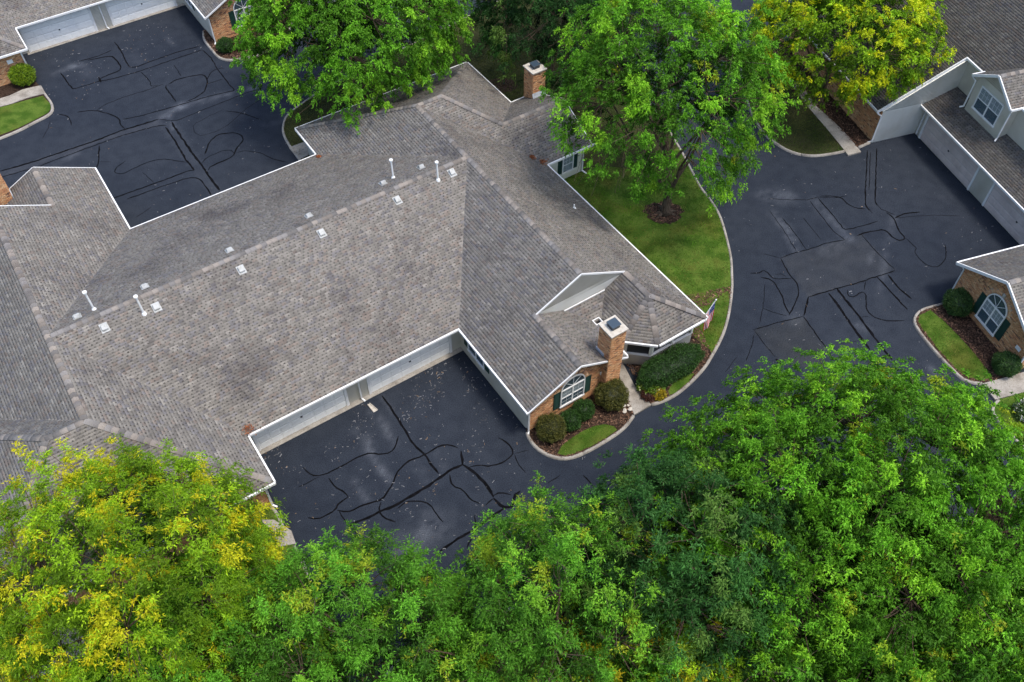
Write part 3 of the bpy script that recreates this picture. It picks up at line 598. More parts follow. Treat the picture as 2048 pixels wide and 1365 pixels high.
STAINS = [ # (photo polyline, width m, strength)
 ([z7(690, 700), z7(740, 830), z7(820, 930)], .26, .8), ([z7(620, 930), z7(690, 1040)], .22, .7), ([z7(720, 560), z7(790, 640), z7(840, 740)], .3, .7), ([z7(1080, 780), z7(1110, 860)], .3, .3),
 ([z7(950, 830), z7(1010, 930)], .35, .3), ([z7(900, 1300), z7(1060, 1180)], 1.0, .75), ([z7(770, 470), z7(830, 550)], .18, .5), ([z7(640, 660), z7(700, 780)], .35, .35),
 ([z1(900, 680), z1(1040, 600), z1(1290, 540), z1(1500, 490)], .45, .65), ([z1(1030, 610), z1(1035, 600)], .5, .7), ([z1(310, 420), z1(400, 380), z1(470, 370)], .35, .7), ([z1(440, 380), z1(500, 420)], .6, .35),
 ([z1(330, 920), z1(430, 880)], .35, .6), ([z1(960, 660), z1(985, 730)], .2, .9), ([z1(1510, 710), z1(1600, 690), z1(1620, 630)], .3, .75), ([z1(1430, 510), z1(1500, 550)], .4, .5), ([z1(940, 210), z1(990, 260)], .2, .4), ([z1(740, 330), z1(780, 350)], .5, .3),
 ([ze(480, 40), ze(620, 50)], .75, .9), ([ze(520, 170), ze(620, 280), ze(690, 430)], .38, .75), ([ze(820, 80), ze(930, 200), ze(1060, 350)], .42, .7), ([ze(1060, 350), ze(900, 440)], .5, .4), ([ze(670, 900), ze(680, 930)], .6, .5),
 ([ze(1240, 450), ze(1210, 530)], .2, .5), ([ze(1280, 780), ze(1390, 200)], .3, .4), ([ze(1140, 980), ze(1200, 1000)], .3, .5), ([ze(1650, 1270), ze(1690, 1310)], .3, .6), ([ze(1720, 60), ze(1800, 55)], .12, .5)]
nz = vnoise(X, Y, 1.7, 3)*.55+vnoise(X, Y, 4.1, 5)*.45; nz2 = vnoise(X, Y, 1.2, 8)*.4+vnoise(X, Y, 3.4, 9)*.35+rng.random(X.shape)*.25
for pl_, wd, st_ in STAINS:
    ps = [at(*p) for p in pl_]; D = np.min([seg_dist(X, Y, ps[i], ps[i+1]) for i in range(len(ps)-1)], axis=0)
    k = np.clip(1-D/(wd*1.5), 0, 1)**1.3*st_*np.clip(2.4*nz2-.55, 0, 1.4); col += k[..., None]*np.array([.078, .080, .084])
for poly, dc in (([ze(580, 490), ze(1160, 320), ze(1405, 580), ze(1280, 620), ze(780, 770), ze(700, 660)], np.array([.013, .011, .007])),
                 ([ze(380, 1005), ze(740, 910), ze(910, 1140), ze(860, 1290), ze(560, 1230)], np.array([.008, .005, -.002])),
                 ([z1(900, 715), z1(1000, 690), z1(1260, 1090), z1(1200, 1120)], np.array([.010, .010, .010])),
                 ([z1(-60, 1000), z1(700, 745), z1(900, 690), z1(950, 705), z1(560, 815), z1(-60, 1040)], np.array([.016, .015, .014])),
                 ([z4(610, 790), z4(665, 780), z4(665, 1085), z4(600, 1090)], np.array([.006, .006, .006]))):
    col += in_poly(X, Y, [at(*p) for p in poly])[..., None]*dc*(.6+.8*nz[..., None])
V = np.stack([X.ravel(), Y.ravel(), np.zeros(X.size)], 1)
ny, nx = X.shape; I = np.arange(ny*nx).reshape(ny, nx); Fq = np.stack([I[:-1, :-1].ravel(), I[:-1, 1:].ravel(), I[1:, 1:].ravel(), I[1:, :-1].ravel()], 1)
cen = V[Fq[:, 0]]; q = cen-np.array([0, 0, CAM_H]); dep = q@_f; sx = 1024+FPX*q[:, 0]/dep; sy = 682.5-FPX*(q@_U)/dep
Fq = Fq[(sx > -60) & (sx < 2110) & (sy > -60) & (sy < 1430)]
used = np.unique(Fq); mp_ = np.full(len(V), -1); mp_[used] = np.arange(len(used))
asph = np_mesh('asphalt_road', V[used], mp_[Fq], col.reshape(-1, 3)[used], M['asphalt']); tag(asph, kind='structure')
sheet('ground', [(-1500, -1500), (1500, -1500), (1500, 1500), (-1500, 1500)], -.02, M['ground'])['kind'] = 'structure'

def strip(pts, wd, z, jit=.0, name='tar_seam', m='tar', parent=None):
    P = [np.array(p[:2]) for p in pts]; out = []
    for a, b_ in zip(P[:-1], P[1:]):
        n = max(1, int(np.linalg.norm(b_-a)/.22))
        for i in range(n): out.append(a+(b_-a)*i/n)
    out.append(P[-1]); out = np.array(out)
    for _ in range(1):
        o2 = out.copy(); o2[1:-1] = (out[:-2]+out[1:-1]*2+out[2:])/4; out = o2
    out[1:-1] += (rng.random((len(out)-2, 2))-.5)*jit
    T = np.gradient(out, axis=0); T /= np.linalg.norm(T, axis=1)[:, None]+1e-9; N = np.stack([-T[:, 1], T[:, 0]], 1)
    wv = wd*(.55+.4*rng.random(len(out))); wv[0] *= .4; wv[-1] *= .4
    L = out+N*wv[:, None]/2; Rr = out-N*wv[:, None]/2
    V = np.concatenate([np.c_[L, np.full(len(L), z)], np.c_[Rr, np.full(len(L), z)]]); n = len(L)
    F = np.array([[i+1, i, n+i, n+i+1] for i in range(n-1)])
    return np_mesh(name, V, F, None, M[m], parent)
SEAMS = {z1: [([(0,975),(180,925),(400,850),(560,795),(700,740),(820,705),(900,680)],.2), ([(0,1010),(200,955),(330,905),(560,820),(700,770),(900,715),(945,715)],.12), ([(900,680),(1000,690),(1120,640),(1250,590),(1400,530),(1500,500)],.08),
 ([(700,680),(800,660),(930,625),(1050,590),(1200,545),(1340,515),(1310,490),(1240,400),(1200,330),(1150,285)],.12), ([(940,725),(1000,810),(1050,900),(1105,970)],.18), ([(975,695),(1030,780),(1100,880),(1160,960),(1200,1020),(1250,1085)],.24),
 ([(1105,970),(1080,970),(880,1045),(740,1095),(640,1130)],.14), ([(720,1135),(900,1070),(1060,1015),(1110,1010),(1140,1020),(1175,1070),(1205,1115)],.12), ([(450,350),(560,320),(640,285)],.12), ([(500,345),(590,325),(640,320),(665,345),(690,385),(685,400),(600,435),(570,450)],.15),
 ([(345,415),(380,465),(415,510),(560,465),(640,450),(800,405),(870,380),(970,345),(1150,285)],.13), ([(650,240),(690,290),(715,350),(735,385),(770,385),(860,350),(1000,300),(1130,265)],.15), ([(800,410),(855,465),(855,495),(900,485)],.09), ([(990,370),(1030,435)],.07),
 ([(960,480),(1000,455),(1080,435),(1150,425),(1175,440),(1180,470),(1165,520),(1110,560),(1060,580)],.14), ([(945,485),(940,500),(970,535),(1000,580)],.15), ([(1175,460),(1200,410),(1240,390),(1280,390)],.09), ([(1175,480),(1270,450)],.07), ([(550,630),(600,595),(700,555),(850,510),(930,480)],.07),
 ([(440,640),(500,630),(560,632),(640,655),(680,680),(685,715),(710,735)],.12), ([(330,650),(385,660),(405,690),(405,715)],.12), ([(285,690),(270,740),(240,790)],.05), ([(565,830),(560,900),(565,920),(545,960)],.14), ([(565,920),(630,922)],.05),
 ([(715,915),(650,965),(655,990),(700,990),(800,940),(870,915),(940,905),(1060,925)],.09), ([(1285,632),(1380,645),(1490,685)],.1), ([(1500,555),(1400,620),(1300,710),(1230,750),(1140,775),(1100,750),(1100,710),(1190,660),(1270,625)],.05),
 ([(1165,880),(1190,810),(1240,765),(1320,755),(1380,770),(1385,800),(1345,840),(1335,880),(1310,900),(1240,930),(1190,950),(1185,970)],.14), ([(1145,930),(1180,895),(1260,860),(1320,855),(1335,880)],.08), ([(1345,870),(1390,857),(1480,870),(1560,910),(1640,925)],.08), ([(810,980),(880,1045)],.05), ([(770,1240),(860,1180)],.06), ([(560,440),(575,470)],.3)],
 z7: [([(775,470),(830,545),(880,625),(915,680),(950,740),(1005,785),(1040,840),(1085,895)],.17), ([(345,860),(380,900),(430,910),(500,885),(560,850),(640,805),(700,780),(760,790),(810,785),(850,755),(865,690)],.11), ([(315,970),(430,915)],.07),
 ([(485,920),(510,960),(560,990),(605,1025),(560,1040),(530,1060),(530,1090),(460,1130),(440,1145),(370,1135)],.12), ([(530,1095),(600,1105),(650,1075),(700,1055),(770,1045),(800,1005),(840,940),(860,880),(920,825),(1005,795),(1050,765),(1100,738),(1160,738),(1190,755)],.14),
 ([(1207,770),(1215,845)],.34), ([(590,1180),(700,1135),(760,1105),(860,1060),(950,1010),(1050,945),(1140,880),(1215,845)],.34), ([(1215,845),(1270,880),(1330,940),(1370,990),(1385,1025)],.28), ([(1385,1030),(1440,1085),(1490,1075),(1500,1010),(1530,990)],.28), ([(1385,1015),(1410,1000),(1440,995),(1480,1010)],.12),
 ([(1385,1030),(1340,1068)],.16), ([(1440,1085),(1350,1150),(1280,1200),(1190,1250),(1090,1320)],.2), ([(1145,900),(1150,955),(1230,990),(1245,1030),(1310,1060)],.11), ([(860,1085),(920,1040),(990,1045),(1050,1070),(1075,1120),(1110,1160)],.1), ([(770,1050),(755,1090),(775,1130),(850,1160)],.12),
 ([(540,1095),(570,1150),(620,1200),(670,1265)],.09), ([(1250,860),(1290,840),(1330,855),(1400,850),(1450,825),(1500,790),(1490,760),(1450,720),(1410,700)],.12), ([(1500,790),(1520,850),(1560,890)],.07), ([(1500,785),(1580,765)],.06), ([(1280,1120),(1290,1190),(1240,1300)],.1)],
 zb: [([(1480,200),(1520,240),(1545,275)],.1), ([(1280,245),(1350,200)],.08)],
 z4: [([(615,790),(610,920),(605,1000),(605,1085),(625,1105)],.12), ([(665,780),(660,960),(655,1060),(665,1080)],.12), ([(632,800),(625,1000)],.07), ([(765,1145),(950,1130),(1100,1135)],.04)],
 ze: [([(870,45),(940,45),(1020,55),(1050,100),(1110,130),(1190,138)],.12), ([(490,65),(600,70),(770,75),(850,50),(960,60),(1060,45)],.07), ([(790,80),(860,170),(960,300),(1040,360)],.07), ([(850,60),(950,180),(1040,290),(1150,265),(1280,225)],.1),
 ([(1130,330),(1200,305),(1330,285),(1380,340),(1430,370),(1480,350),(1430,300),(1410,240),(1390,200),(1340,165)],.14), ([(1400,205),(1440,180),(1500,168),(1580,160)],.15), ([(1190,0),(1185,110),(1240,170)],.1), ([(1255,0),(1260,90),(1300,140),(1400,180)],.08), ([(1480,350),(1570,430),(1530,435),(1570,490),(1620,540),(1680,560),(1740,540),(1770,480),(1760,390)],.07),
 ([(500,150),(600,290),(690,440)],.06), ([(590,200),(680,310),(770,435)],.08), ([(740,200),(800,270),(870,360)],.07), ([(580,490),(690,450),(780,430),(900,385),(1040,360)],.09), ([(1160,320),(1260,440),(1400,575)],.08), ([(1400,580),(1280,620),(1150,665),(1000,705),(780,770)],.12),
 ([(580,490),(640,610),(700,670),(710,740),(680,830),(640,900)],.11), ([(450,460),(540,480),(580,490)],.06), ([(360,600),(430,600),(460,570),(490,600),(520,640),(600,640),(660,640)],.11), ([(440,630),(500,640),(530,660),(590,760),(610,840),(645,895)],.13), ([(540,610),(580,595),(620,625)],.07), ([(465,680),(460,800),(430,960)],.05), ([(450,850),(520,880),(620,905)],.07),
 ([(780,770),(765,830),(745,905)],.16), ([(925,745),(1000,840),(1080,960),(1160,1070),(1220,1150)],.26), ([(985,710),(1060,810),(1160,930),(1250,1060),(1380,1220)],.22), ([(1270,625),(1350,710),(1450,820),(1490,860)],.17), ([(1350,610),(1420,700),(1520,785)],.17),
 ([(1060,720),(1060,770),(1110,775),(1160,730),(1190,740),(1195,860),(1250,920),(1340,945),(1470,940)],.1), ([(1160,915),(1210,910)],.1), ([(1190,660),(1180,720)],.07), ([(380,1005),(560,955),(740,910)],.09), ([(740,910),(800,990),(910,1140)],.1), ([(390,1010),(470,1120),(540,1200)],.06), ([(390,1040),(370,1130),(330,1230)],.06), ([(545,1215),(590,1260)],.3), ([(1010,1105),(1150,1085)],.04), ([(270,1200),(180,1310)],.05)]}
for fn, lst in SEAMS.items():
    for k, (pts, wd) in enumerate(lst): strip([at(*fn(*p)) for p in pts], min(wd, .22)*.88, .004+.0012*(k % 5), .05, parent=asph)

def smooth_pts(pts, it=2):
    P = np.array([p[:2] for p in pts], float)
    for _ in range(it):
        Q = [P[0]]
        for a, b_ in zip(P[:-1], P[1:]): Q += [a*.75+b_*.25, a*.25+b_*.75]
        Q.append(P[-1]); P = np.array(Q)
    return P
def kerb(pts, wd=.15, h=.13, seg=2.6):
    P = smooth_pts(pts); T = np.gradient(P, axis=0); T /= np.linalg.norm(T, axis=1)[:, None]+1e-9; N = np.stack([-T[:, 1], T[:, 0]], 1)
    s = np.concatenate([[0], np.cumsum(np.linalg.norm(np.diff(P, axis=0), axis=1))]); n = max(1, int(s[-1]/seg)); root = None
    for i in range(n):
        a, b_ = s[-1]*i/n+.008, s[-1]*(i+1)/n-.008; ss = np.linspace(a, b_, max(2, int((b_-a)/.3)+1))
        C_ = np.stack([np.interp(ss, s, P[:, 0]), np.interp(ss, s, P[:, 1])], 1); NN = np.stack([np.interp(ss, s, N[:, 0]), np.interp(ss, s, N[:, 1])], 1)
        prof = [(-wd/2-.02, -.01), (-wd/2+.005, h-.02), (-wd/2+.03, h), (wd/2-.03, h), (wd/2-.005, h-.02), (wd/2+.02, -.01)]
        V = np.concatenate([np.c_[C_+NN*o, np.full(len(C_), z)] for o, z in prof]); m_ = len(C_)
        F = [[k*m_+j, k*m_+j+1, (k+1)*m_+j+1, (k+1)*m_+j] for k in range(5) for j in range(m_-1)]
        cap = [np.array([[k*m_ for k in range(6)]]), np.array([[k*m_+m_-1 for k in range(6)][::-1]])]
        o = np_mesh('kerb', V, [np.array(F)]+cap, None, M['concrete'], root)
        if root is None: root = o; o['kind'] = 'structure'
        else: o.name = 'kerb_stone'
    return P
A = lambda fn, pts, z=.1: [at(*fn(*p), z) for p in pts]
I_ = lambda x, y: (x, y)
k_is1 = A(z5, [(12,1120),(30,1165),(70,1215),(110,1245),(170,1275),(240,1290),(310,1283),(400,1245),(500,1190),(600,1125),(660,1075),(705,1010)])
k_is2 = A(z5, [(822,938),(900,915),(980,875),(1060,810),(1130,740),(1180,680),(1220,610),(1260,540),(1300,450),(1325,350),(1340,250),(1348,150)])+A(I_, [(1464,558),(1463,519),(1457,491),(1450,463.5),(1441.7,435.7),(1430.6,413.4),(1416.7,394),(1402.8,378),(1388,350),(1362,300),(1325,240),(1270,170),(1235,90),(1215,-60)])
k_n = A(I_, [(604,325),(590,306),(575,285),(566,266),(565.6,251),(573,230),(597,212),(650,175),(760,120),(918,42),(970,15),(1060,-30)])
k_nw = A(z1, [(1155,178),(1158,225),(1200,275),(1240,325),(1290,342),(1350,337),(1420,322),(1500,300),(1600,240),(1700,60),(1760,-60)])
k_l = A(z1, [(-60,808),(0,785),(100,745),(200,692),(280,652),(300,622),(290,580),(250,530),(228,490)])
k_c1 = A(z4, [(-60,300),(-20,520),(40,660),(100,725),(140,752),(180,780),(250,808),(330,818),(420,808),(495,792)])
k_c2 = A(z4, [(570,772),(630,745)])
k_cg = A(z6, [(330,395),(250,415),(190,435),(158,470),(150,510),(180,562),(250,652),(330,742),(410,822),(450,862),(510,884),(572,888)])
k_cr = A(z6, [(675,992),(640,1030),(635,1070),(680,1122),(760,1212),(840,1300),(960,1440)])
k_sw = A(I_, [(541,1012),(552,1024),(560,1040),(566,1058)]); k_sw2 = A(I_, [(588,1092),(612,1140),(640,1220),(690,1330),(720,1450)])
k_s = A(I_, [(700,1480),(790,1310),(950,1245),(1150,1170),(1300,1090),(1450,1010),(1600,965),(1800,965),(1930,1060),(2030,1180),(2150,1350)])
P_is1, P_is2, P_n, P_nw, P_l, P_c1, P_c2, P_cg, P_cr, P_sw, P_sw2, P_s = [kerb(k) for k in (k_is1, k_is2, k_n, k_nw, k_l, k_c1, k_c2, k_cg, k_cr, k_sw, k_sw2, k_s)]
T2 = lambda P: [tuple(p) for p in P]
uq = lambda u, v: uvw(u, v)[:2]
LAWNS = []      # (name, polygon)
def area(name, pts, z, m, kind='structure'):
    o = prism(name, pts, -.01, z, m); o['kind'] = kind; return o
area('planting_bed', T2(P_is1)+[uq(21.2, 20.4), uq(20.6, 21.2), uq(15.05, 21.2)], .085, M['mulch'])
area('planting_bed', T2(P_is2[:46])+[uq(25.9, 25), uq(21.9, 25), uq(22.3, 21.0)], .085, M['mulch'])
east = T2(P_is2)[26:]+[tuple(at(1100, -60)[:2])]+T2(P_n)[::-1]+[uq(16, 45), uq(25.9, 36), uq(25.9, 25)]
EL = A(z5, [(1208,612),(1178,520),(1140,440)]); east = [tuple(p[:2]) for p in EL[::-1]][:0]+east
area('lawn', east, .090, M['soil_grass']); LAWNS.append(east)
north = [uq(26, 36.8), tuple(at(1215, 335)[:2]), tuple(at(1300, 345)[:2])]+T2(A(I_, [(1358,292),(1321,236),(1266,168),(1231,90),(1212,-60)]))+[tuple(at(1100, -60)[:2])]+[tuple(p) for p in P_n[::-1]]+[uq(16, 45)]
north = [tuple(p[:2]) for p in north]; sheet('lawn', north, .0945, M['shade_thin_turf'])['kind'] = 'structure'  # darker sheet paints tree shade over the sparse north lawn
g1 = [p[:2] for p in A(z5, [(212,1258),(240,1205),(300,1160),(380,1110),(450,1080),(520,1068),(580,1082),(598,1105),(520,1162),(420,1217),(320,1258),(260,1272)])]
g2 = [p[:2] for p in A(z5, [(935,885),(930,850),(960,805),(1040,750),(1105,735),(1060,798),(985,858)])]
g3 = [p[:2] for p in A(z5, [(1212,605),(1190,560),(1160,490),(1130,430),(1100,360),(1320,200),(1330,260),(1315,350),(1290,450),(1250,540)])]
for gq in (g1, g2, g3): area('lawn', gq, .098, M['soil_grass']); LAWNS.append(gq)
nwb = T2(P_nw)+[uq(25, 66), uq(15.2, 66)]; area('planting_bed', nwb, .085, M['mulch'])
gl = [p[:2] for p in A(z1, [(-60,785),(0,768),(100,730),(200,680),(272,642),(288,618),(284,590),(243,545),(0,612),(-60,630)])]
area('planting_bed', T2(P_l)+[tuple(p[:2]) for p in A(z1, [(120, 380), (-60, 400)])], .08, M['mulch']); area('lawn', gl, .098, M['soil_grass']); LAWNS.append(gl)
c1p = T2(P_c1)+T2(P_c2)+[stw(0, .2)[:2], stw(-14, .2)[:2]]; area('planting_bed', c1p, .085, M['mulch'])
gc1 = T2(P_c1)+[tuple(p[:2]) for p in A(z4, [(455,745),(395,665),(285,545),(150,400),(60,280)])]; area('lawn', gc1, .098, M['shade_thin_turf']); LAWNS.append(gc1)
cgp = T2(P_cg)+[stw(20.0, -3.0)[:2], stw(13.7, -3.0)[:2]]; area('planting_bed', cgp, .085, M['mulch'])
gcg = [p[:2] for p in A(z6, [(180,470),(250,435),(330,500),(420,590),(520,700),(600,800),(632,855),(560,873),(480,850),(400,790),(300,680),(200,550),(175,505)])]; area('lawn', gcg, .098, M['soil_grass']); LAWNS.append(gcg)
gcr = T2(P_cr)+[tuple(p[:2]) for p in A(z6, [(1000,1300),(1000,900),(831,945)])]; area('lawn', gcr, .098, M['soil_grass']); LAWNS.append(gcr)
gsw = T2(P_sw)+T2(P_sw2)+[tuple(at(720, 1500)[:2]), tuple(at(-150, 1500)[:2]), tuple(at(-150, 1200)[:2]), uq(-12, 26), uq(1.9, 24.5)]; area('lawn', gsw, .088, M['soil_grass']); LAWNS.append(gsw)
gs = T2(P_s)+[tuple(at(2150, 1500)[:2]), tuple(at(700, 1560)[:2])]; area('lawn', gs, .088, M['soil_grass']); LAWNS.append(gs)
# mulch ring round the tree
tb = at(1330, 425, .1)
ringp = [(tb[0]-.1+1.2*(1+.12*math.sin(3*t)+.09*math.sin(11*t)+.06*math.sin(17*t))*math.cos(t), tb[1]-.05+1.1*math.sin(t)*(1+.1*math.cos(2*t)+.09*math.sin(13*t))) for t in np.linspace(0, 2*math.pi, 48, endpoint=False)]
area('mulch_ring', ringp, .104, M['mulch'])
lp = at(1003, 166, .1); area('mulch_ring', [(lp[0]+1.2*math.cos(t), lp[1]-.3+.9*math.sin(t)) for t in np.linspace(0, 6.2, 14)], .104, M['mulch'])

def path(quads, label=None):
    root = None
    for q_ in quads:
        pts = np.array([at(*p, .1)[:2] for p in q_]); c = pts.mean(0); pts = c+(pts-c)*.995
        o = prism('walkway' if root is None else 'slab', [tuple(p) for p in pts], -.01, .118, M['concrete'], root)
        if root is None: root = o; o['kind'] = 'structure'
    return root
path([[z5(598,690), z5(640,680), z5(712,818), z5(640,855)], [z5(640,855), z5(712,818), z5(822,942), z5(710,1008)], [z5(540,600), z5(610,590), z5(640,680), z5(598,690)]])
path([[z4(290,545), z4(350,560), z4(455,655), z4(395,668)], [z4(395,668), z4(455,655), z4(520,722), z4(462,748)], [z4(462,748), z4(520,722), z4(583,798), z4(515,816)], [z4(200,420), z4(260,430), z4(350,560), z4(290,545)]])
path([[z6(570,892), z6(700,858), z6(775,960), z6(652,992)], [z6(700,858), z6(900,800), z6(980,905), z6(775,960)]])
path([[z1(-60,580), z1(55,545), z1(70,590), z1(-60,625)], [z1(55,545), z1(130,510), z1(150,560), z1(70,590)], [z1(130,510), z1(226,488), z1(248,535), z1(150,560)]])
path([[z2(118,668), z2(222,630), z2(290,690), z2(180,745)]])
path([[(548,1066), (583,1062), (592,1088), (558,1094)], [(520,1040), (548,1040), (583,1062), (548,1066)]])
path([[(0,1262), (95,1215), (150,1255), (40,1310)], [(40,1310), (150,1255), (190,1300), (60,1365)], [(-40,1250), (0,1262), (40,1310), (-40,1340)]])

# grass tufts on every lawn
def scatter(poly, dens):
    P = np.array([p[:2] for p in poly]); lo = P.min(0); hi = P.max(0); n = int((hi-lo).prod()*dens)
    if n > 400000: n = 400000
    q = rng.random((n, 2))*(hi-lo)+lo; q = q[in_poly(q[:, 0], q[:, 1], poly)]
    d = np.c_[q, np.zeros(len(q))]-np.array([0, 0, CAM_H]); dep = d@_f; sx = 1024+FPX*d[:, 0]/dep; sy = 682.5-FPX*(d@_U)/dep
    return q[(sx > -30) & (sx < 2080) & (sy > -30) & (sy < 1400)]
hb = [(L2(p)) for p in ((2, 20.8, 0),)]
Q = np.concatenate([scatter(p, 110) for p in LAWNS])
uu = Q@EU; vv = Q@EV
inside = ((uu > 1.9) & (uu < 26.0) & (vv > 24.4) & (vv < 47.1)) | ((uu > 26) & (uu < 29.5) & (vv > 35.9) & (vv < 41.5)) | ((uu < 2) & (uu > -12) & (vv > 24.4)) | (np.hypot(Q[:, 0]-tb[0], Q[:, 1]-tb[1]) < .75+.6*rng.random(len(Q)))
Q = Q[~inside]; n = len(Q); ang = rng.random(n)*6.283; wv = .018+.02*rng.random(n); hh = .045+.05*rng.random(n)
dx = np.cos(ang)*wv; dy = np.sin(ang)*wv; lean = (rng.random((n, 2))-.5)*.10; z0 = np.full(n, .085)
V = np.stack([np.c_[Q[:, 0]-dx, Q[:, 1]-dy, z0], np.c_[Q[:, 0]+dx, Q[:, 1]+dy, z0], np.c_[Q+lean, z0+hh]], 1).reshape(-1, 3)
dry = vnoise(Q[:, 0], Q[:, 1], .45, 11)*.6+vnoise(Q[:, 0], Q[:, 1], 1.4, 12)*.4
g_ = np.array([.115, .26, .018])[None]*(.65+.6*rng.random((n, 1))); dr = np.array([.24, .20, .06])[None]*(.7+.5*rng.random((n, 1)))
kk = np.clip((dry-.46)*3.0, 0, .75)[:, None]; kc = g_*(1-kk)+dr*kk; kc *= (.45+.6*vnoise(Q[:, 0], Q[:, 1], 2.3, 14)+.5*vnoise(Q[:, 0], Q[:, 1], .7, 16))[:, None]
shade_dry = (in_poly(Q[:, 0], Q[:, 1], north)*.85+in_poly(Q[:, 0], Q[:, 1], gc1)*.6)[:, None]*(.7+.3*vnoise(Q[:, 0], Q[:, 1], .8, 15))[:, None]  # north tufts darkened to paint in tree shade; right-hand lawn tufts are dry
kc = kc*(1-shade_dry)+np.array([.058, .066, .018])*(.6+.8*rng.random((n, 1)))*shade_dry
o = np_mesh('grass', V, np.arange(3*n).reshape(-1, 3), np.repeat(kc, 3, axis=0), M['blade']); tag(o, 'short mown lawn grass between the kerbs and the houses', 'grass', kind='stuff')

# wood chips on the beds
BEDS = [T2(P_is1)+[uq(21.2, 20.4), uq(20.6, 20.8), uq(15.05, 20.8)], T2(P_is2[:46])+[uq(26.2, 24), uq(26.2, 20.4), uq(22.8, 20.4), uq(22.0, 21.4)], nwb, cgp, c1p, ringp]
Q = np.concatenate([scatter(p, 130) for p in BEDS])
keep = np.ones(len(Q), bool)
for gq in (g1, g2, g3, gcg, gc1): keep &= ~in_poly(Q[:, 0], Q[:, 1], gq)
for pw in ([z5(598,690), z5(640,680), z5(822,942), z5(710,1008)], [z4(290,545), z4(350,560), z4(583,798), z4(515,816)], [z6(570,892), z6(900,800), z6(980,905), z6(652,992)]): keep &= ~in_poly(Q[:, 0], Q[:, 1], [at(*p, .1) for p in pw])
Q = Q[keep]; n = len(Q); ang = rng.random(n)*6.283; L_ = .03+.05*rng.random(n); W_ = .012+.015*rng.random(n)
ex = np.stack([np.cos(ang)*L_, np.sin(ang)*L_, (rng.random(n)-.5)*.03], 1); ey = np.stack([-np.sin(ang)*W_, np.cos(ang)*W_, (rng.random(n)-.5)*.02], 1); c0 = np.c_[Q, .112+.02*rng.random(n)]
V = np.stack([c0-ex-ey, c0+ex-ey, c0+ex+ey, c0-ex+ey], 1).reshape(-1, 4, 3).reshape(-1, 3)
kc = np.array([.10, .058, .038])[None]*(.4+1.1*rng.random((n, 1)))*np.where(rng.random((n, 1)) < .10, 2.4, 1)
o = np_mesh('bark_mulch', V, np.arange(4*n).reshape(-1, 4), np.repeat(kc, 4, axis=0), M['chips']); tag(o, 'brown bark mulch chips covering the planting beds', 'mulch', kind='stuff')

# fallen leaves and seed husks on the asphalt
def px_scatter(poly, n):
    P = np.array(poly, float); lo = P.min(0); hi = P.max(0); q = rng.random((n*8, 2))*(hi-lo)+lo; q = q[in_poly(q[:, 0], q[:, 1], poly)]; q = q[vnoise(q[:, 0], q[:, 1], .022, 31)+.35*rng.random(len(q)) > .66][:n]
    return np.array([at(*p)[:2] for p in q])
Q = np.concatenate([px_scatter([(520,900),(915,700),(1050,860),(1000,1100),(700,1130),(600,1050)], 330), px_scatter([(520,910),(915,700),(960,780),(560,960)], 240), px_scatter([(50,110),(360,10),(420,120),(150,200)], 130), px_scatter([(30,120),(370,10),(560,200),(600,310),(260,450),(180,330),(0,340),(0,290),(100,240)], 150), px_scatter([(1400,380),(1560,300),(1860,280),(2020,500),(1850,620),(1960,780),(1480,800),(1440,720),(1465,540)], 260), px_scatter([(1320,820),(1500,740),(1480,900),(1200,960),(1040,1000),(1080,920),(1200,910)], 60)])
n = len(Q); ang = rng.normal(.9, .9, n); L_ = .015+.080*rng.random(n)**2.6; W_ = .008+.014*rng.random(n)
ex = np.stack([np.cos(ang)*L_, np.sin(ang)*L_, np.zeros(n)], 1); ey = np.stack([-np.sin(ang)*W_, np.cos(ang)*W_, .01+0*ang], 1); c0 = np.c_[Q, .022+0*ang]; bend = np.stack([-np.sin(ang)*L_*.5, np.cos(ang)*L_*.5, 0*ang], 1)*rng.normal(0, .6, (n, 1))
V = np.stack([c0-ex-ey, c0-ey*.8+bend, c0+ex-ey, c0+ex+ey, c0+ey*.8+bend, c0-ex+ey], 1).reshape(-1, 3)
i6 = np.arange(n)[:, None]*6; Fq = np.concatenate([i6+np.array([[0, 1, 4, 5]]), i6+np.array([[1, 2, 3, 4]])])
kc = np.where(rng.random((n, 1)) < .9, np.array([[.20, .205, .215]]), np.array([[.24, .17, .11]]))*(.25+.75*rng.random((n, 1)))
o = np_mesh('fallen_leaves', V, Fq, np.repeat(kc, 6, axis=0), M['leaves_dry']); tag(o, 'pale dry leaf litter scattered over the dark asphalt', 'leaf litter', kind='stuff')
# russet debris lying in the roof valleys
dq = []
for (u, v, z, r_) in ((2.55, 27.3, 2.62, .34), (26.15, 35.55, 2.66, .30), (25.7, 36.1, 2.9, .22), (14.55, 43.9, 2.7, .15)):
    for _ in range(150): t = rng.normal(0, 1, 2)*r_*.5; dq.append((*uvw(u+t[0], v+t[1])[:2], z+.05*rng.random()+.1*max(0, 1-np.hypot(*t)/r_)))
D = np.array(dq); n = len(D); e1 = rng.normal(0, 1, (n, 3)); e1 /= np.linalg.norm(e1, axis=1)[:, None]; e2 = np.cross(e1, rng.normal(0, 1, (n, 3))); e2 /= np.linalg.norm(e2, axis=1)[:, None]
V = np.stack([D-e1*.04-e2*.015, D+e1*.04-e2*.015, D+e1*.04+e2*.015, D-e1*.04+e2*.015], 1).reshape(-1, 3)
kc = np.array([.34, .12, .05])[None]*(.4+.9*rng.random((n, 1))); o = np_mesh('valley_debris', V, np.arange(4*n).reshape(-1, 4), np.repeat(kc, 4, axis=0), M['leaves_dry']); tag(o, 'russet leaf debris caught in the roof valleys above the gutters', 'leaf debris', kind='stuff')

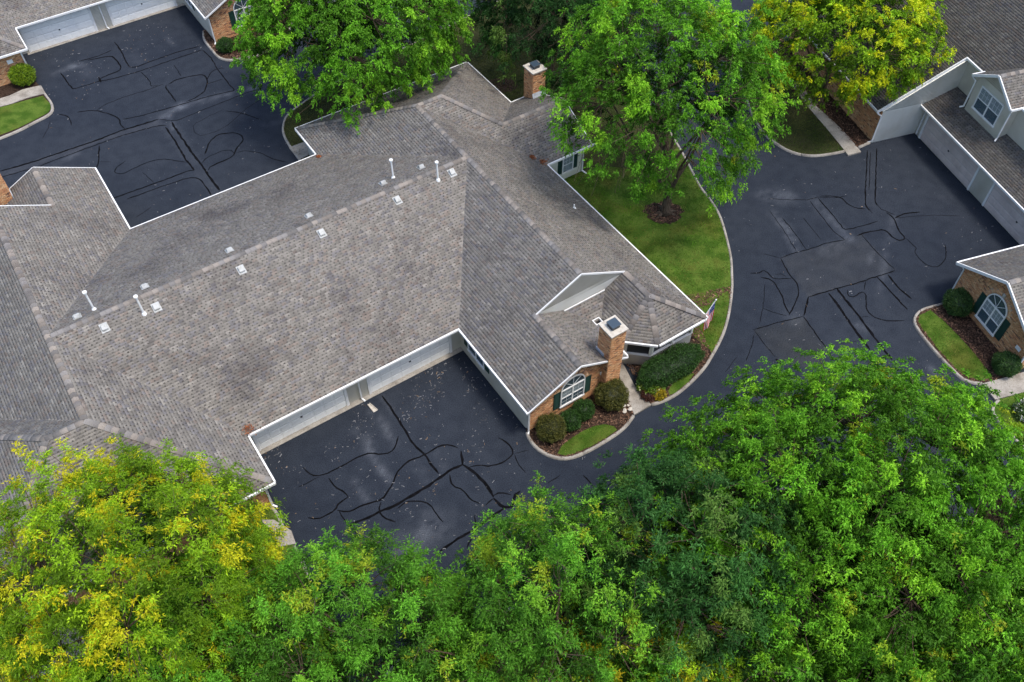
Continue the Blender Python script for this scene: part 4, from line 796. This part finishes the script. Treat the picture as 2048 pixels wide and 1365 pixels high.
# ------------------------------------------------------------------ trees
def nrmz(a): return a/(np.linalg.norm(a, axis=-1, keepdims=True)+1e-9)
def leaves(centers, dirs, scale, per, colors, frond_len=.42, leaf=(.085, .04), droop=.55, rg=rng):
    """fronds arching out of every clump; each leaflet one folded quad"""
    nC = len(centers); NF, NL = per
    az = rg.random((nC, NF))*6.283; tilt = rg.random((nC, NF))*.9+.25
    up = nrmz(dirs+np.array([0, 0, .6])); a = nrmz(np.cross(up, rg.normal(0, 1, (nC, 3)))); b = np.cross(up, a)
    fd = nrmz(up[:, None]*np.cos(tilt)[..., None]+(a[:, None]*np.cos(az)[..., None]+b[:, None]*np.sin(az)[..., None])*np.sin(tilt)[..., None])
    t = (np.arange(NL)+.6)/NL; sc = scale[:, None, None]
    fl = frond_len*(.6+.6*rg.random((nC, NF)))
    pos = centers[:, None, None]+fd[:, :, None]*(t[None, None, :, None]*fl[..., None, None])*sc[..., None]
    pos[..., 2] -= droop*fl[..., None]*sc*t[None, None]**2
    pos += rg.normal(0, .035, pos.shape)
    tang = nrmz(fd[:, :, None]-np.array([0, 0, 1.])*(2*droop*t[None, None, :, None]))
    side = nrmz(np.cross(tang, nrmz(up[:, None, None]+rg.normal(0, .35, pos.shape)))); 
    sgn = np.where(np.arange(NL) % 2, 1, -1)[None, None, :, None]
    ld = nrmz(tang*.95+side*sgn*.70+rg.normal(0, .22, pos.shape)); ln = nrmz(np.cross(ld, rg.normal(0, .5, pos.shape)+tang))
    L = leaf[0]*(.7+.7*rg.random(pos.shape[:-1]))[..., None]; W = leaf[1]*(.8+.5*rg.random(pos.shape[:-1]))[..., None]
    v = np.stack([pos-ln*W, pos+ln*W, pos+ld*L*1.5-np.array([0, 0, .02])], -2).reshape(-1, 3)
    n = len(v)//3; shade = (.75+.5*rg.random((nC, NF, NL, 1)))
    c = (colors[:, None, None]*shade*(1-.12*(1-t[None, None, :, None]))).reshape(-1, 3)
    return v, np.arange(3*n).reshape(-1, 3), np.repeat(c, 3, axis=0)
def curve(p, q, bow, n=5, rg=rng, jit=.0):
    p = np.array(p, float); q = np.array(q, float); m_ = (p+q)/2+np.array(bow); t = np.linspace(0, 1, n)[:, None]
    c = (1-t)**2*p+2*t*(1-t)*m_+t*t*q; c[1:-1] += rg.normal(0, jit, c[1:-1].shape); return [tuple(x) for x in c]
def tree(name, label, cat, base, top, centre, radii, n_clump, greens, seed, trunk_r=.2, yellow=0, per=(7, 6), leaf=(.085, .04), frond=.42, open_=.0, shoots=0, twig=True, group=None, lobes=9, lean=None, gaps=0.0, sag=.55, leafmat='leaf', limbs=11, ycol=(.34, .40, .02), light_mix=.5, window=None):
    rg = np.random.default_rng(seed); base = np.array(base, float); ctr = np.array(centre, float); rad = np.array(radii, float)
    root = empty(name, tuple(base)); tag(root, label, cat, group)
    # uneven envelope: a few lobes pushed out of the ellipsoid
    lb = nrmz(rg.normal(0, 1, (lobes*2, 3))); lamp = rg.random(lobes*2)*.36-.10
    def env(d): return 1+np.max(np.exp((d@lb.T-1)*7)*lamp[None], axis=1)+.10*np.sin(d[:, 0]*9+seed)*np.sin(d[:, 1]*8)*1
    n_clump = int(n_clump*1.66); d = nrmz(rg.normal(0, 1, (n_clump*3, 3))); d = d[(d[:, 2] > -.5)][:n_clump]; n = len(d)
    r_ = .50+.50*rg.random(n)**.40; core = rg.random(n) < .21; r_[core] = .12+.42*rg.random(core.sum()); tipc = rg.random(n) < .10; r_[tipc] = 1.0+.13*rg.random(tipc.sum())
    if gaps:        # open up pockets between limb masses
        gd = nrmz(rg.normal(0, 1, (16, 3))); g = np.max(d@gd.T, axis=1); kp = ~((g > .93) & (rg.random(n) < gaps)); d, r_ = d[kp], r_[kp]; n = len(d)
    e = env(d); pos = ctr+d*rad*(r_*e)[:, None]
    # gather clumps into boughs so that light and dark masses form
    nb = max(30, n//17); outer = np.where(r_ > .8)[0]; bi = rg.choice(outer, min(nb, len(outer)), replace=False); nb = len(bi); bc = pos[bi]
    dist = ((pos[:, None]-bc[None])**2).sum(-1); near = dist.argmin(1); pull = np.where(core[:n] | (rg.random(n) < .3) if len(core) == n else rg.random(n) < .35, .03, .34+.2*rg.random(n)); pos = pos*(1-pull[:, None])+bc[near]*pull[:, None]
    if window:      # the trunk shows through below the crown on this side
        wx, wy, wz, ww = window; kp = ~((np.abs(pos[:, 0]-wx) < ww) & (pos[:, 1] < wy+.4) & (pos[:, 2] < wz)); kp &= ~((pos[:, 0] < wx-3.4) & (pos[:, 2] < 7.2)); pos, d, r_, near = pos[kp], d[kp], r_[kp], near[kp]; n = len(pos)
    low = pos[:, 2] < .9; pos[low, 2] = .9+rg.random(low.sum())*.5
    if shoots:
        k = rg.choice(n, shoots); sp = pos[k]; dd = nrmz(d[k]*.6+np.array([0, 0, 1.])); ex = [sp+dd*h+rg.normal(0, .06, sp.shape) for h in (.25, .5, .78, 1.05)]
        pos = np.concatenate([pos]+ex); d = np.concatenate([d]+[dd]*4); near = np.concatenate([near]+[near[k]]*4); r_ = np.concatenate([r_]+[np.full(shoots, 1.05)]*4)
    n = len(pos); bt = rg.random(nb)
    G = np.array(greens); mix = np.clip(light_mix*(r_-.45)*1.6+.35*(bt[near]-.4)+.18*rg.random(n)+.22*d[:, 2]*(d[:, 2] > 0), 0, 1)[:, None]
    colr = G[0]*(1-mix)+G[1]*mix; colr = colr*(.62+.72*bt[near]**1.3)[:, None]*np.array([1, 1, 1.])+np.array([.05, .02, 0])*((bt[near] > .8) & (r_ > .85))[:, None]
    if yellow:
        by = (bt > 1-yellow*1.2)[near] & (rg.random(n) < .72) | (rg.random(n) < yellow*.25); by &= r_ > .6
        ym = np.where(by, .45+.55*rg.random(n), 0)[:, None]; colr = colr*(1-ym)+np.array(ycol)*ym
    sc = .75+.5*rg.random(n)
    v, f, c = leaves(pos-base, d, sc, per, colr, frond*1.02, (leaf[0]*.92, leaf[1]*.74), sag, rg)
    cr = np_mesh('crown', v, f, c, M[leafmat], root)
    # trunk and limbs
    t = MB(); fork = base*.0+np.array([0, 0, max(1.6, (ctr[2]-rad[2])*.95+.3)]); crn = ctr-base
    jt = lambda s: rg.normal(0, s, 3)
    topp = crn+np.array([0, 0, rad[2]*.55]); lean_v = np.zeros(3) if lean is None else np.array(lean, float)
    tr = [(0, 0, 0), tuple(np.array([0, 0, .35])+lean_v*.03), tuple(fork*.55+lean_v*.3), tuple(fork+lean_v*.6), tuple(fork*.45+crn*.55+jt(.12)), tuple(crn+jt(.15)), tuple(topp)]
    t.tube(tr, [trunk_r*1.7, trunk_r*1.15, trunk_r, trunk_r*.86, trunk_r*.62, trunk_r*.42, .03], 10)
    for k in range(5):
        a = 6.283*k/5+rg.random(); t.tube([(0, 0, .22), (math.cos(a)*trunk_r*1.6, math.sin(a)*trunk_r*1.6, .06), (math.cos(a)*trunk_r*3.2, math.sin(a)*trunk_r*3.2, -.02)], [trunk_r*.6, trunk_r*.42, .02], 6)
    trunk = t.build('trunk', M['bark'], root, smooth=True)
    # limbs
    trp = np.array(tr); tips = []
    lim = MB()
    for k in range(limbs):
        s = .42+.5*k/limbs; i = s*(len(trp)-1); j = int(i); fr = i-j; st = trp[j]*(1-fr)+trp[min(j+1, len(trp)-1)]*fr
        a = 2.4*k+rg.random()*.6; el = -.05+.9*k/limbs; dd = np.array([math.cos(a)*math.cos(el), math.sin(a)*math.cos(el), math.sin(el)])
        tip = crn+dd*rad*.66; r0 = trunk_r*(.5-.25*k/limbs)
        cv = curve(st, tip, (0, 0, .35*np.linalg.norm(tip-st)*-.15), 6, rg, .06); lim.tube(cv, list(np.linspace(r0, .03, 6)), 6, False)
        tips += [np.array(cv[2]), np.array(cv[3]), np.array(cv[4]), np.array(cv[5])]
    tips += [np.array(p) for p in tr[4:]]; tips = np.array(tips)
    bl = bc-base
    near_t = ((bl[:, None]-tips[None])**2).sum(-1).argmin(1)
    for k in range(nb): lim.tube(curve(tips[near_t[k]], bl[k], (0, 0, -.12), 4, rg, .04), [.032, .024, .016, .01], 4, False)
    me = bpy.data.meshes.new('limbs'); me.from_pydata(lim.V, [], lim.F); lo = link('limbs', me, trunk, M['bark'])
    if twig:
        idx = rg.choice(n, min(n, 700), replace=False); V, F = [], []
        for k in idx:
            p = bl[near[k]]; q = pos[k]-base; dr = nrmz(q-p+1e-6); s1 = nrmz(np.cross(dr, [.3, .2, 1.])); s2 = np.cross(dr, s1); i = len(V)
            for cpt, rr_ in ((p, .011), (q+dr*.12, .004)):
                for m_ in range(3): V.append(cpt+(s1*math.cos(2.094*m_)+s2*math.sin(2.094*m_))*rr_)
            F += [[i+m_, i+(m_+1) % 3, i+3+(m_+1) % 3, i+3+m_] for m_ in range(3)]
        np_mesh('twigs', np.array(V), np.array(F), None, M['twig'], trunk)['kind'] = 'stuff'
    return root
def crown_at(px, py, zc, rx_px, rz=None, asp=1.0):
    c = at(px, py, zc); dist = math.dist(c, (0, 0, CAM_H)); r_ = rx_px*dist/FPX
    return c, r_
GR = dict(bright=((.016, .066, .006), (.170, .45, .020)), mid=((.018, .068, .008), (.140, .39, .024)), dark=((.005, .024, .005), (.052, .165, .028)), lime=((.045, .14, .006), (.31, .53, .014)))
def put(name, label, cat, px, py, zc, rpx, rz, greens, seed, nC, base=None, asp=(1, 1), **kw):
    c, r_ = crown_at(px, py, zc, rpx); bs = (c[0], c[1], .05) if base is None else base
    return tree(name, label, cat, bs, None, c, (r_*asp[0], r_*asp[1], rz), nC, GR[greens], seed, **kw)
grp = 'shade trees round the car parks'
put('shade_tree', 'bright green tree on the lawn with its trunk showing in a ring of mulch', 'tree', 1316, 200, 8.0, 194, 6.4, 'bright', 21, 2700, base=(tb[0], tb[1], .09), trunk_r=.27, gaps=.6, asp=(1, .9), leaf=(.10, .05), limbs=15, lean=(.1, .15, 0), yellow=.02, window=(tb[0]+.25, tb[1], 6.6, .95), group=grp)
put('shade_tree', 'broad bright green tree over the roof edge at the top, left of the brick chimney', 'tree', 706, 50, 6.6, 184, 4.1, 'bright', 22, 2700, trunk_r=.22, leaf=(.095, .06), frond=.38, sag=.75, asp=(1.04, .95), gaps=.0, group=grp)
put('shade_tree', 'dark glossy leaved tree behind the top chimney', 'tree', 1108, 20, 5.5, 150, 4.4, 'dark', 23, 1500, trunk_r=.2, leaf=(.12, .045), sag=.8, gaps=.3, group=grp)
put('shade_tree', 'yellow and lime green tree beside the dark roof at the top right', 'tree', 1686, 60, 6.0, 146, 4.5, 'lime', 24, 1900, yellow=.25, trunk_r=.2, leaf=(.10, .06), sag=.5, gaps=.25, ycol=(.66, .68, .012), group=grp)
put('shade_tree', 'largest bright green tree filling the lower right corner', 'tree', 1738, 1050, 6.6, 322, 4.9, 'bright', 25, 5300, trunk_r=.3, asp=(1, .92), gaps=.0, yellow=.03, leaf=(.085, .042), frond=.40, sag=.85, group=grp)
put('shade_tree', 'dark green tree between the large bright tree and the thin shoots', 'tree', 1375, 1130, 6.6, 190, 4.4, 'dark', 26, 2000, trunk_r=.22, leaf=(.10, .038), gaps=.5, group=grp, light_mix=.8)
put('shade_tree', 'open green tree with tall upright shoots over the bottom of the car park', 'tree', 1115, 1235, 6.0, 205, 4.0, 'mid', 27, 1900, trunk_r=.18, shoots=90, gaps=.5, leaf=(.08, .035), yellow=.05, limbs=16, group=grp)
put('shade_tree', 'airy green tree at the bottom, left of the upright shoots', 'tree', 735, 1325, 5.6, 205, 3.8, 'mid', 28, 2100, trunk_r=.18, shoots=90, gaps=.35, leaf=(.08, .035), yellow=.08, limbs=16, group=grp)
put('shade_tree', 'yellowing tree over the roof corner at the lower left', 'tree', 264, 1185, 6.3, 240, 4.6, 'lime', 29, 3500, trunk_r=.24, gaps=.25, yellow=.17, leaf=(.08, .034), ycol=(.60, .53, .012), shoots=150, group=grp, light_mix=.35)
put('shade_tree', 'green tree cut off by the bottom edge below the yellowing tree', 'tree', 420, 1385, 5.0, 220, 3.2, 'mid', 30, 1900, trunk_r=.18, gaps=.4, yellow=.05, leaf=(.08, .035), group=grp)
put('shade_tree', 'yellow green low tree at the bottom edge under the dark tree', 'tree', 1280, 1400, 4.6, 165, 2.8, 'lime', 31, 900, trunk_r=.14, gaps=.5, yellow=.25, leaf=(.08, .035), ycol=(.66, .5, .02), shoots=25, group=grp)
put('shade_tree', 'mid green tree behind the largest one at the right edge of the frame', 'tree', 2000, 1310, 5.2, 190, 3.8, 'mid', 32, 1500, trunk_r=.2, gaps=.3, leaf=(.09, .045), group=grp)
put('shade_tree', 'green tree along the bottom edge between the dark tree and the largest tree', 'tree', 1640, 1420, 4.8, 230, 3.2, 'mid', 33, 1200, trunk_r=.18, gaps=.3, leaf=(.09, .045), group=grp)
put('shade_tree', 'deep green tree at the top edge between the dark tree and the lawn tree', 'tree', 1255, -60, 5.5, 110, 4.0, 'dark', 34, 700, trunk_r=.18, leaf=(.12, .045), gaps=.3, group=grp)

# ------------------------------------------------------------------ shrubs, hedge, flowers
def shrub(label, px, py, r_, h, greens, seed, n=1500, name='round_shrub', asp=(1, 1), rz=0, box=False, group='clipped shrubs in the planting beds', leaf=.035, yel=0, ycol=(.3, .22, .02)):
    rg = np.random.default_rng(seed); b0 = at(px, py, .09); root = empty(name, b0, rz); tag(root, label, 'hedge' if box else 'shrub', None if box else group)
    d = nrmz(rg.normal(0, 1, (n*2, 3))); d = d[d[:, 2] > -.75][:n]; n = len(d)
    e = 3.2 if box else 2.2
    rr_ = 1/((np.abs(d[:, 0])**e+np.abs(d[:, 1])**e+np.abs(d[:, 2])**e)**(1/e)); rr_ *= .86+.14*rg.random(n)+.05*np.sin(d[:, 0]*9+seed)+.04*np.sin(d[:, 1]*11)
    pos = d*rr_[:, None]*np.array([r_*asp[0], r_*asp[1], h/2])+np.array([0, 0, h/2+.02])
    G = np.array(GR[greens] if isinstance(greens, str) else greens); mx_ = rg.random((n, 1)); c = G[0]*(1-mx_)+G[1]*mx_*.8
    if yel: k = (rg.random((n, 1)) < yel); c = np.where(k, np.array(ycol)*(.6+.6*rg.random((n, 1))), c)
    per = 5; P = np.repeat(pos, per, 0)+rg.normal(0, leaf*.9, (n*per, 3)); e1 = nrmz(rg.normal(0, 1, P.shape)+np.repeat(d, per, 0)*.9); e2 = nrmz(np.cross(e1, rg.normal(0, 1, P.shape))); L = leaf*(.7+.6*rg.random((len(P), 1)))
    v = np.stack([P, P+e1*L+e2*L*.5, P+e1*L*2, P+e1*L-e2*L*.5], 1).reshape(-1, 3); m_ = len(P)
    np_mesh('foliage', v, np.arange(4*m_).reshape(-1, 4), np.repeat(np.repeat(c, per, 0)*(.7+.6*rg.random((m_, 1))), 4, axis=0), M['needle'], root)
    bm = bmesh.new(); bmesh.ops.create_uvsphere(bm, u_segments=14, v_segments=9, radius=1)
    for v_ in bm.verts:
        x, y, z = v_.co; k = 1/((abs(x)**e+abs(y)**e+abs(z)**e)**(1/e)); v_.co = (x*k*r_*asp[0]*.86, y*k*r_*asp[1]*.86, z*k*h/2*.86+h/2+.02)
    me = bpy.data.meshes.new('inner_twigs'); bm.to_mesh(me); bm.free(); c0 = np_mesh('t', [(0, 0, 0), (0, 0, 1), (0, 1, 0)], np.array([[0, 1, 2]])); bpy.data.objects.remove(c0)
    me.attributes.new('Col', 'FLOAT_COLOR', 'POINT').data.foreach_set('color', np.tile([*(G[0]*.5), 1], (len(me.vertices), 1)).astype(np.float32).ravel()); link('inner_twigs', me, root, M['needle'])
    t = MB(); t.tube([(0, 0, -.02), (0, 0, h*.5)], [.05, .03], 6); t.build('stem', M['bark'], root); return root
olive = ((.045, .055, .012), (.15, .145, .030)); dk = ((.018, .050, .010), (.050, .13, .020)); limeb = ((.07, .14, .008), (.24, .36, .012))
sg = 'clipped shrubs in the planting beds'
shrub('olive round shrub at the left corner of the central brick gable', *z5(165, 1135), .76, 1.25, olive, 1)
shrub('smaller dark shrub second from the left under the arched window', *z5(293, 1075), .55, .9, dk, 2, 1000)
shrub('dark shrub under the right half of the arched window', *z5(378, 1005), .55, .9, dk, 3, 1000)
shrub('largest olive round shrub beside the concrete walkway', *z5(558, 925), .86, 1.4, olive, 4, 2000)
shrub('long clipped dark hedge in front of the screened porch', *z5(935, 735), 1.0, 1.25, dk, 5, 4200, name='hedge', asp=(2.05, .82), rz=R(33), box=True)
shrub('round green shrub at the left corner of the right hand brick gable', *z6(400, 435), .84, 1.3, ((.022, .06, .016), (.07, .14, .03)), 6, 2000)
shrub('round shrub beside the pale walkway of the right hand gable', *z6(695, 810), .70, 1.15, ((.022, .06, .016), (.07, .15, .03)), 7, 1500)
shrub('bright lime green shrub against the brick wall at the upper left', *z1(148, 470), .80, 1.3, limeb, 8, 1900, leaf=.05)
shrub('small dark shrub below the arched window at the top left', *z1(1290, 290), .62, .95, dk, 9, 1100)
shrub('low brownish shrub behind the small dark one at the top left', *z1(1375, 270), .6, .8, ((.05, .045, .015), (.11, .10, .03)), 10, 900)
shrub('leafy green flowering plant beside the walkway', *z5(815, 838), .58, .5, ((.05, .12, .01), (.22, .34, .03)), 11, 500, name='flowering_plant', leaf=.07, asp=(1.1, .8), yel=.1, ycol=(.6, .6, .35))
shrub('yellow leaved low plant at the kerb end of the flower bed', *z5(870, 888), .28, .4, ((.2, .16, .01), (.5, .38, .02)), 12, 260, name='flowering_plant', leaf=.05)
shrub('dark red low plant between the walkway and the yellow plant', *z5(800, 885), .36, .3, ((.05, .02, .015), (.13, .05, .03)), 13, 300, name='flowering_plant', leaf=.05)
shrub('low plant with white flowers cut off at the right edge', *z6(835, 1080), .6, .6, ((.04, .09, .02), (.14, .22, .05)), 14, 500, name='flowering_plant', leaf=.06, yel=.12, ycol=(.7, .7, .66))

# white stones beside the walkway
for k in range(9):
    x, y, z = at(*z5(640+rng.random()*55, 945+rng.random()*50), .1); bm = bmesh.new(); bmesh.ops.create_icosphere(bm, subdivisions=1, radius=.07+.05*rng.random())
    for v_ in bm.verts: v_.co = Vector((v_.co.x*(1+.3*rng.random()), v_.co.y*(1+.2*rng.random()), v_.co.z*.6))
    me = bpy.data.meshes.new('white_stone'); bm.to_mesh(me); bm.free(); o = link('white_stone', me, None, M['stone']); o.location = (x, y, z+.02); o.rotation_euler.z = rng.random()*6
    tag(o, 'one of the small white stones beside the concrete walkway', 'stone', 'white stones by the walkway')
# splash block below the downspout
c = uvw(8.8, 26.75, .0); o = empty('splash_block', c, AX+R(8)); tag(o, 'pale concrete splash block under the downspout between the garage doors', 'splash block')
b = MB(); b.hexa([(-.13, -.42, 0), (.19, -.46, 0), (.10, .42, 0), (-.07, .42, 0)], [(-.13, -.42, .02), (.19, -.46, .02), (.10, .42, .05), (-.07, .42, .05)]); b.build('trough', M['stone'], o)
for p, q in (((-.14, -.44, .05), (-.08, .42, .08)), ((.20, -.46, .05), (.11, .42, .08))): b = MB(); b.bar(p, q, .04, .09); b.build('rim', M['stone'], o)
o.scale = (.72, .72, .8)

# flag on the porch corner
f0 = np.array(uvw(26.35, 20.35, 2.35)); f1 = np.array(at(1432, 600, 3.35))
fr = empty('flag', tuple(f0)); tag(fr, 'american flag on a short white pole at the porch roof corner', 'flag')
b = MB(); b.tube([(0, 0, 0), tuple((f1-f0))], .022, 8); b.build('flagpole', M['pvc'], fr)
b = MB(); bm = bmesh.new(); bmesh.ops.create_uvsphere(bm, u_segments=10, v_segments=6, radius=.05); me = bpy.data.meshes.new('finial'); bm.to_mesh(me); bm.free(); o = link('finial', me, fr, M['pvc']); o.location = Vector(f1-f0)
pd = (f1-f0)/np.linalg.norm(f1-f0); Lp = np.linalg.norm(f1-f0); hoist = 1.1; top = (f1-f0)*(1-.03); fly = 1.6
hz = np.array([.30, -.10, 0.]); dwn = np.array([.0, -.02, -1.])
def flag_pt(a, bb):   # a along hoist from the pole tip downwards 0..1, bb along fly 0..1
    p = top-pd*hoist*a
    gather = 1-.22*bb
    p = top-pd*hoist*(.5+(a-.5)*gather)+np.array([.12*bb, -.06*bb, -fly*bb*.93])
    wv = math.sin(a*9+bb*3)*.07*bb; return p+np.array([.2*wv, -wv, 0])
NS, NF = 13, 12
for i in range(NS):
    for (bb0, bb1, isb) in ((0, .42, i < 7), (.42, 1, False)):
        if isb: continue
        V = []; 
        for k in range(NF+1):
            t = bb0+(bb1-bb0)*k/NF; V += [flag_pt(i/NS, t), flag_pt((i+1)/NS, t)]
        F = [[2*k, 2*k+1, 2*k+3, 2*k+2] for k in range(NF)]
        o = np_mesh('stripe', np.array(V), np.array(F), None, M['flag_red'] if i % 2 == 0 else M['flag_white'], fr)
V = []; n1, n2 = 7, 6
for i in range(n1+1):
    for k in range(n2+1): V.append(flag_pt(i/NS, .42*k/n2))
ca = np_mesh('canton', np.array(V), np.array([[i*(n2+1)+k, i*(n2+1)+k+1, (i+1)*(n2+1)+k+1, (i+1)*(n2+1)+k] for i in range(n1) for k in range(n2)]), None, M['flag_blue'], fr)
b = MB()
for i in range(9):
    for k in range(6 if i % 2 == 0 else 5):
        a = (i+.8)/9.6*7/NS; bb = .42*(k+.5+(.5 if i % 2 else 0))/6.0; c = flag_pt(a, bb); e1 = nrmz(flag_pt(a, bb+.01)-c); e2 = nrmz(flag_pt(a+.01, bb)-c); nn = nrmz(np.cross(e1, e2))
        for sg_ in (1, -1):
            pts = [c+nn*.004*sg_+(e1*math.cos(R(90+36*j))+e2*math.sin(R(90+36*j)))*(.026 if j % 2 == 0 else .011) for j in range(10)]; b.face(pts)
me = bpy.data.meshes.new('stars'); me.from_pydata(b.V, [], b.F); link('stars', me, ca, M['flag_white'])

# garden lamp post, railing behind the top wing
lo = at(1008, 168, .1); o = empty('lamp_post', lo); tag(o, 'slim black garden lamp post on the dark lawn by the top chimney', 'lamp post')
b = MB(); b.tube([(0, 0, 0), (0, 0, 1.65)], .045, 8); b.build('post', M['black_metal'], o)
b = MB(); b.tube([(0, 0, 1.65), (0, 0, 1.68), (0, 0, 1.84), (0, 0, 1.88)], [.05, .09, .10, .02], 8); b.build('lantern', M['black_metal'], o)
b = MB(); b.tube([(0, 0, 0), (0, 0, .08)], [.09, .06], 8); b.build('foot', M['black_metal'], o)
r0 = np.array(uvw(28.9, 47.0, .1)); r1 = np.array(uvw(28.9, 42.6, .1)); o = empty('railing', tuple(r0)); tag(o, 'black metal railing beside the wall behind the top wing', 'railing')
D_ = r1-r0
for h in (.12, 1.0, 1.08): b = MB(); b.bar((0, 0, h), tuple(D_+np.array([0, 0, h])), .04, .035); b.build('rail', M['black_metal'], o)
for k in range(5): b = MB(); p = D_*k/4; b.bar((p[0], p[1], 0), (p[0], p[1], 1.14), .06, .06, up=(1, 0, 0)); b.build('post', M['black_metal'], o)
for k in range(1, 36):
    if k % 9 == 0: continue
    b = MB(); p = D_*k/36; b.bar((p[0], p[1], .12), (p[0], p[1], 1.0), .016, .016, up=(1, 0, 0)); b.build('baluster', M['black_metal'], o)
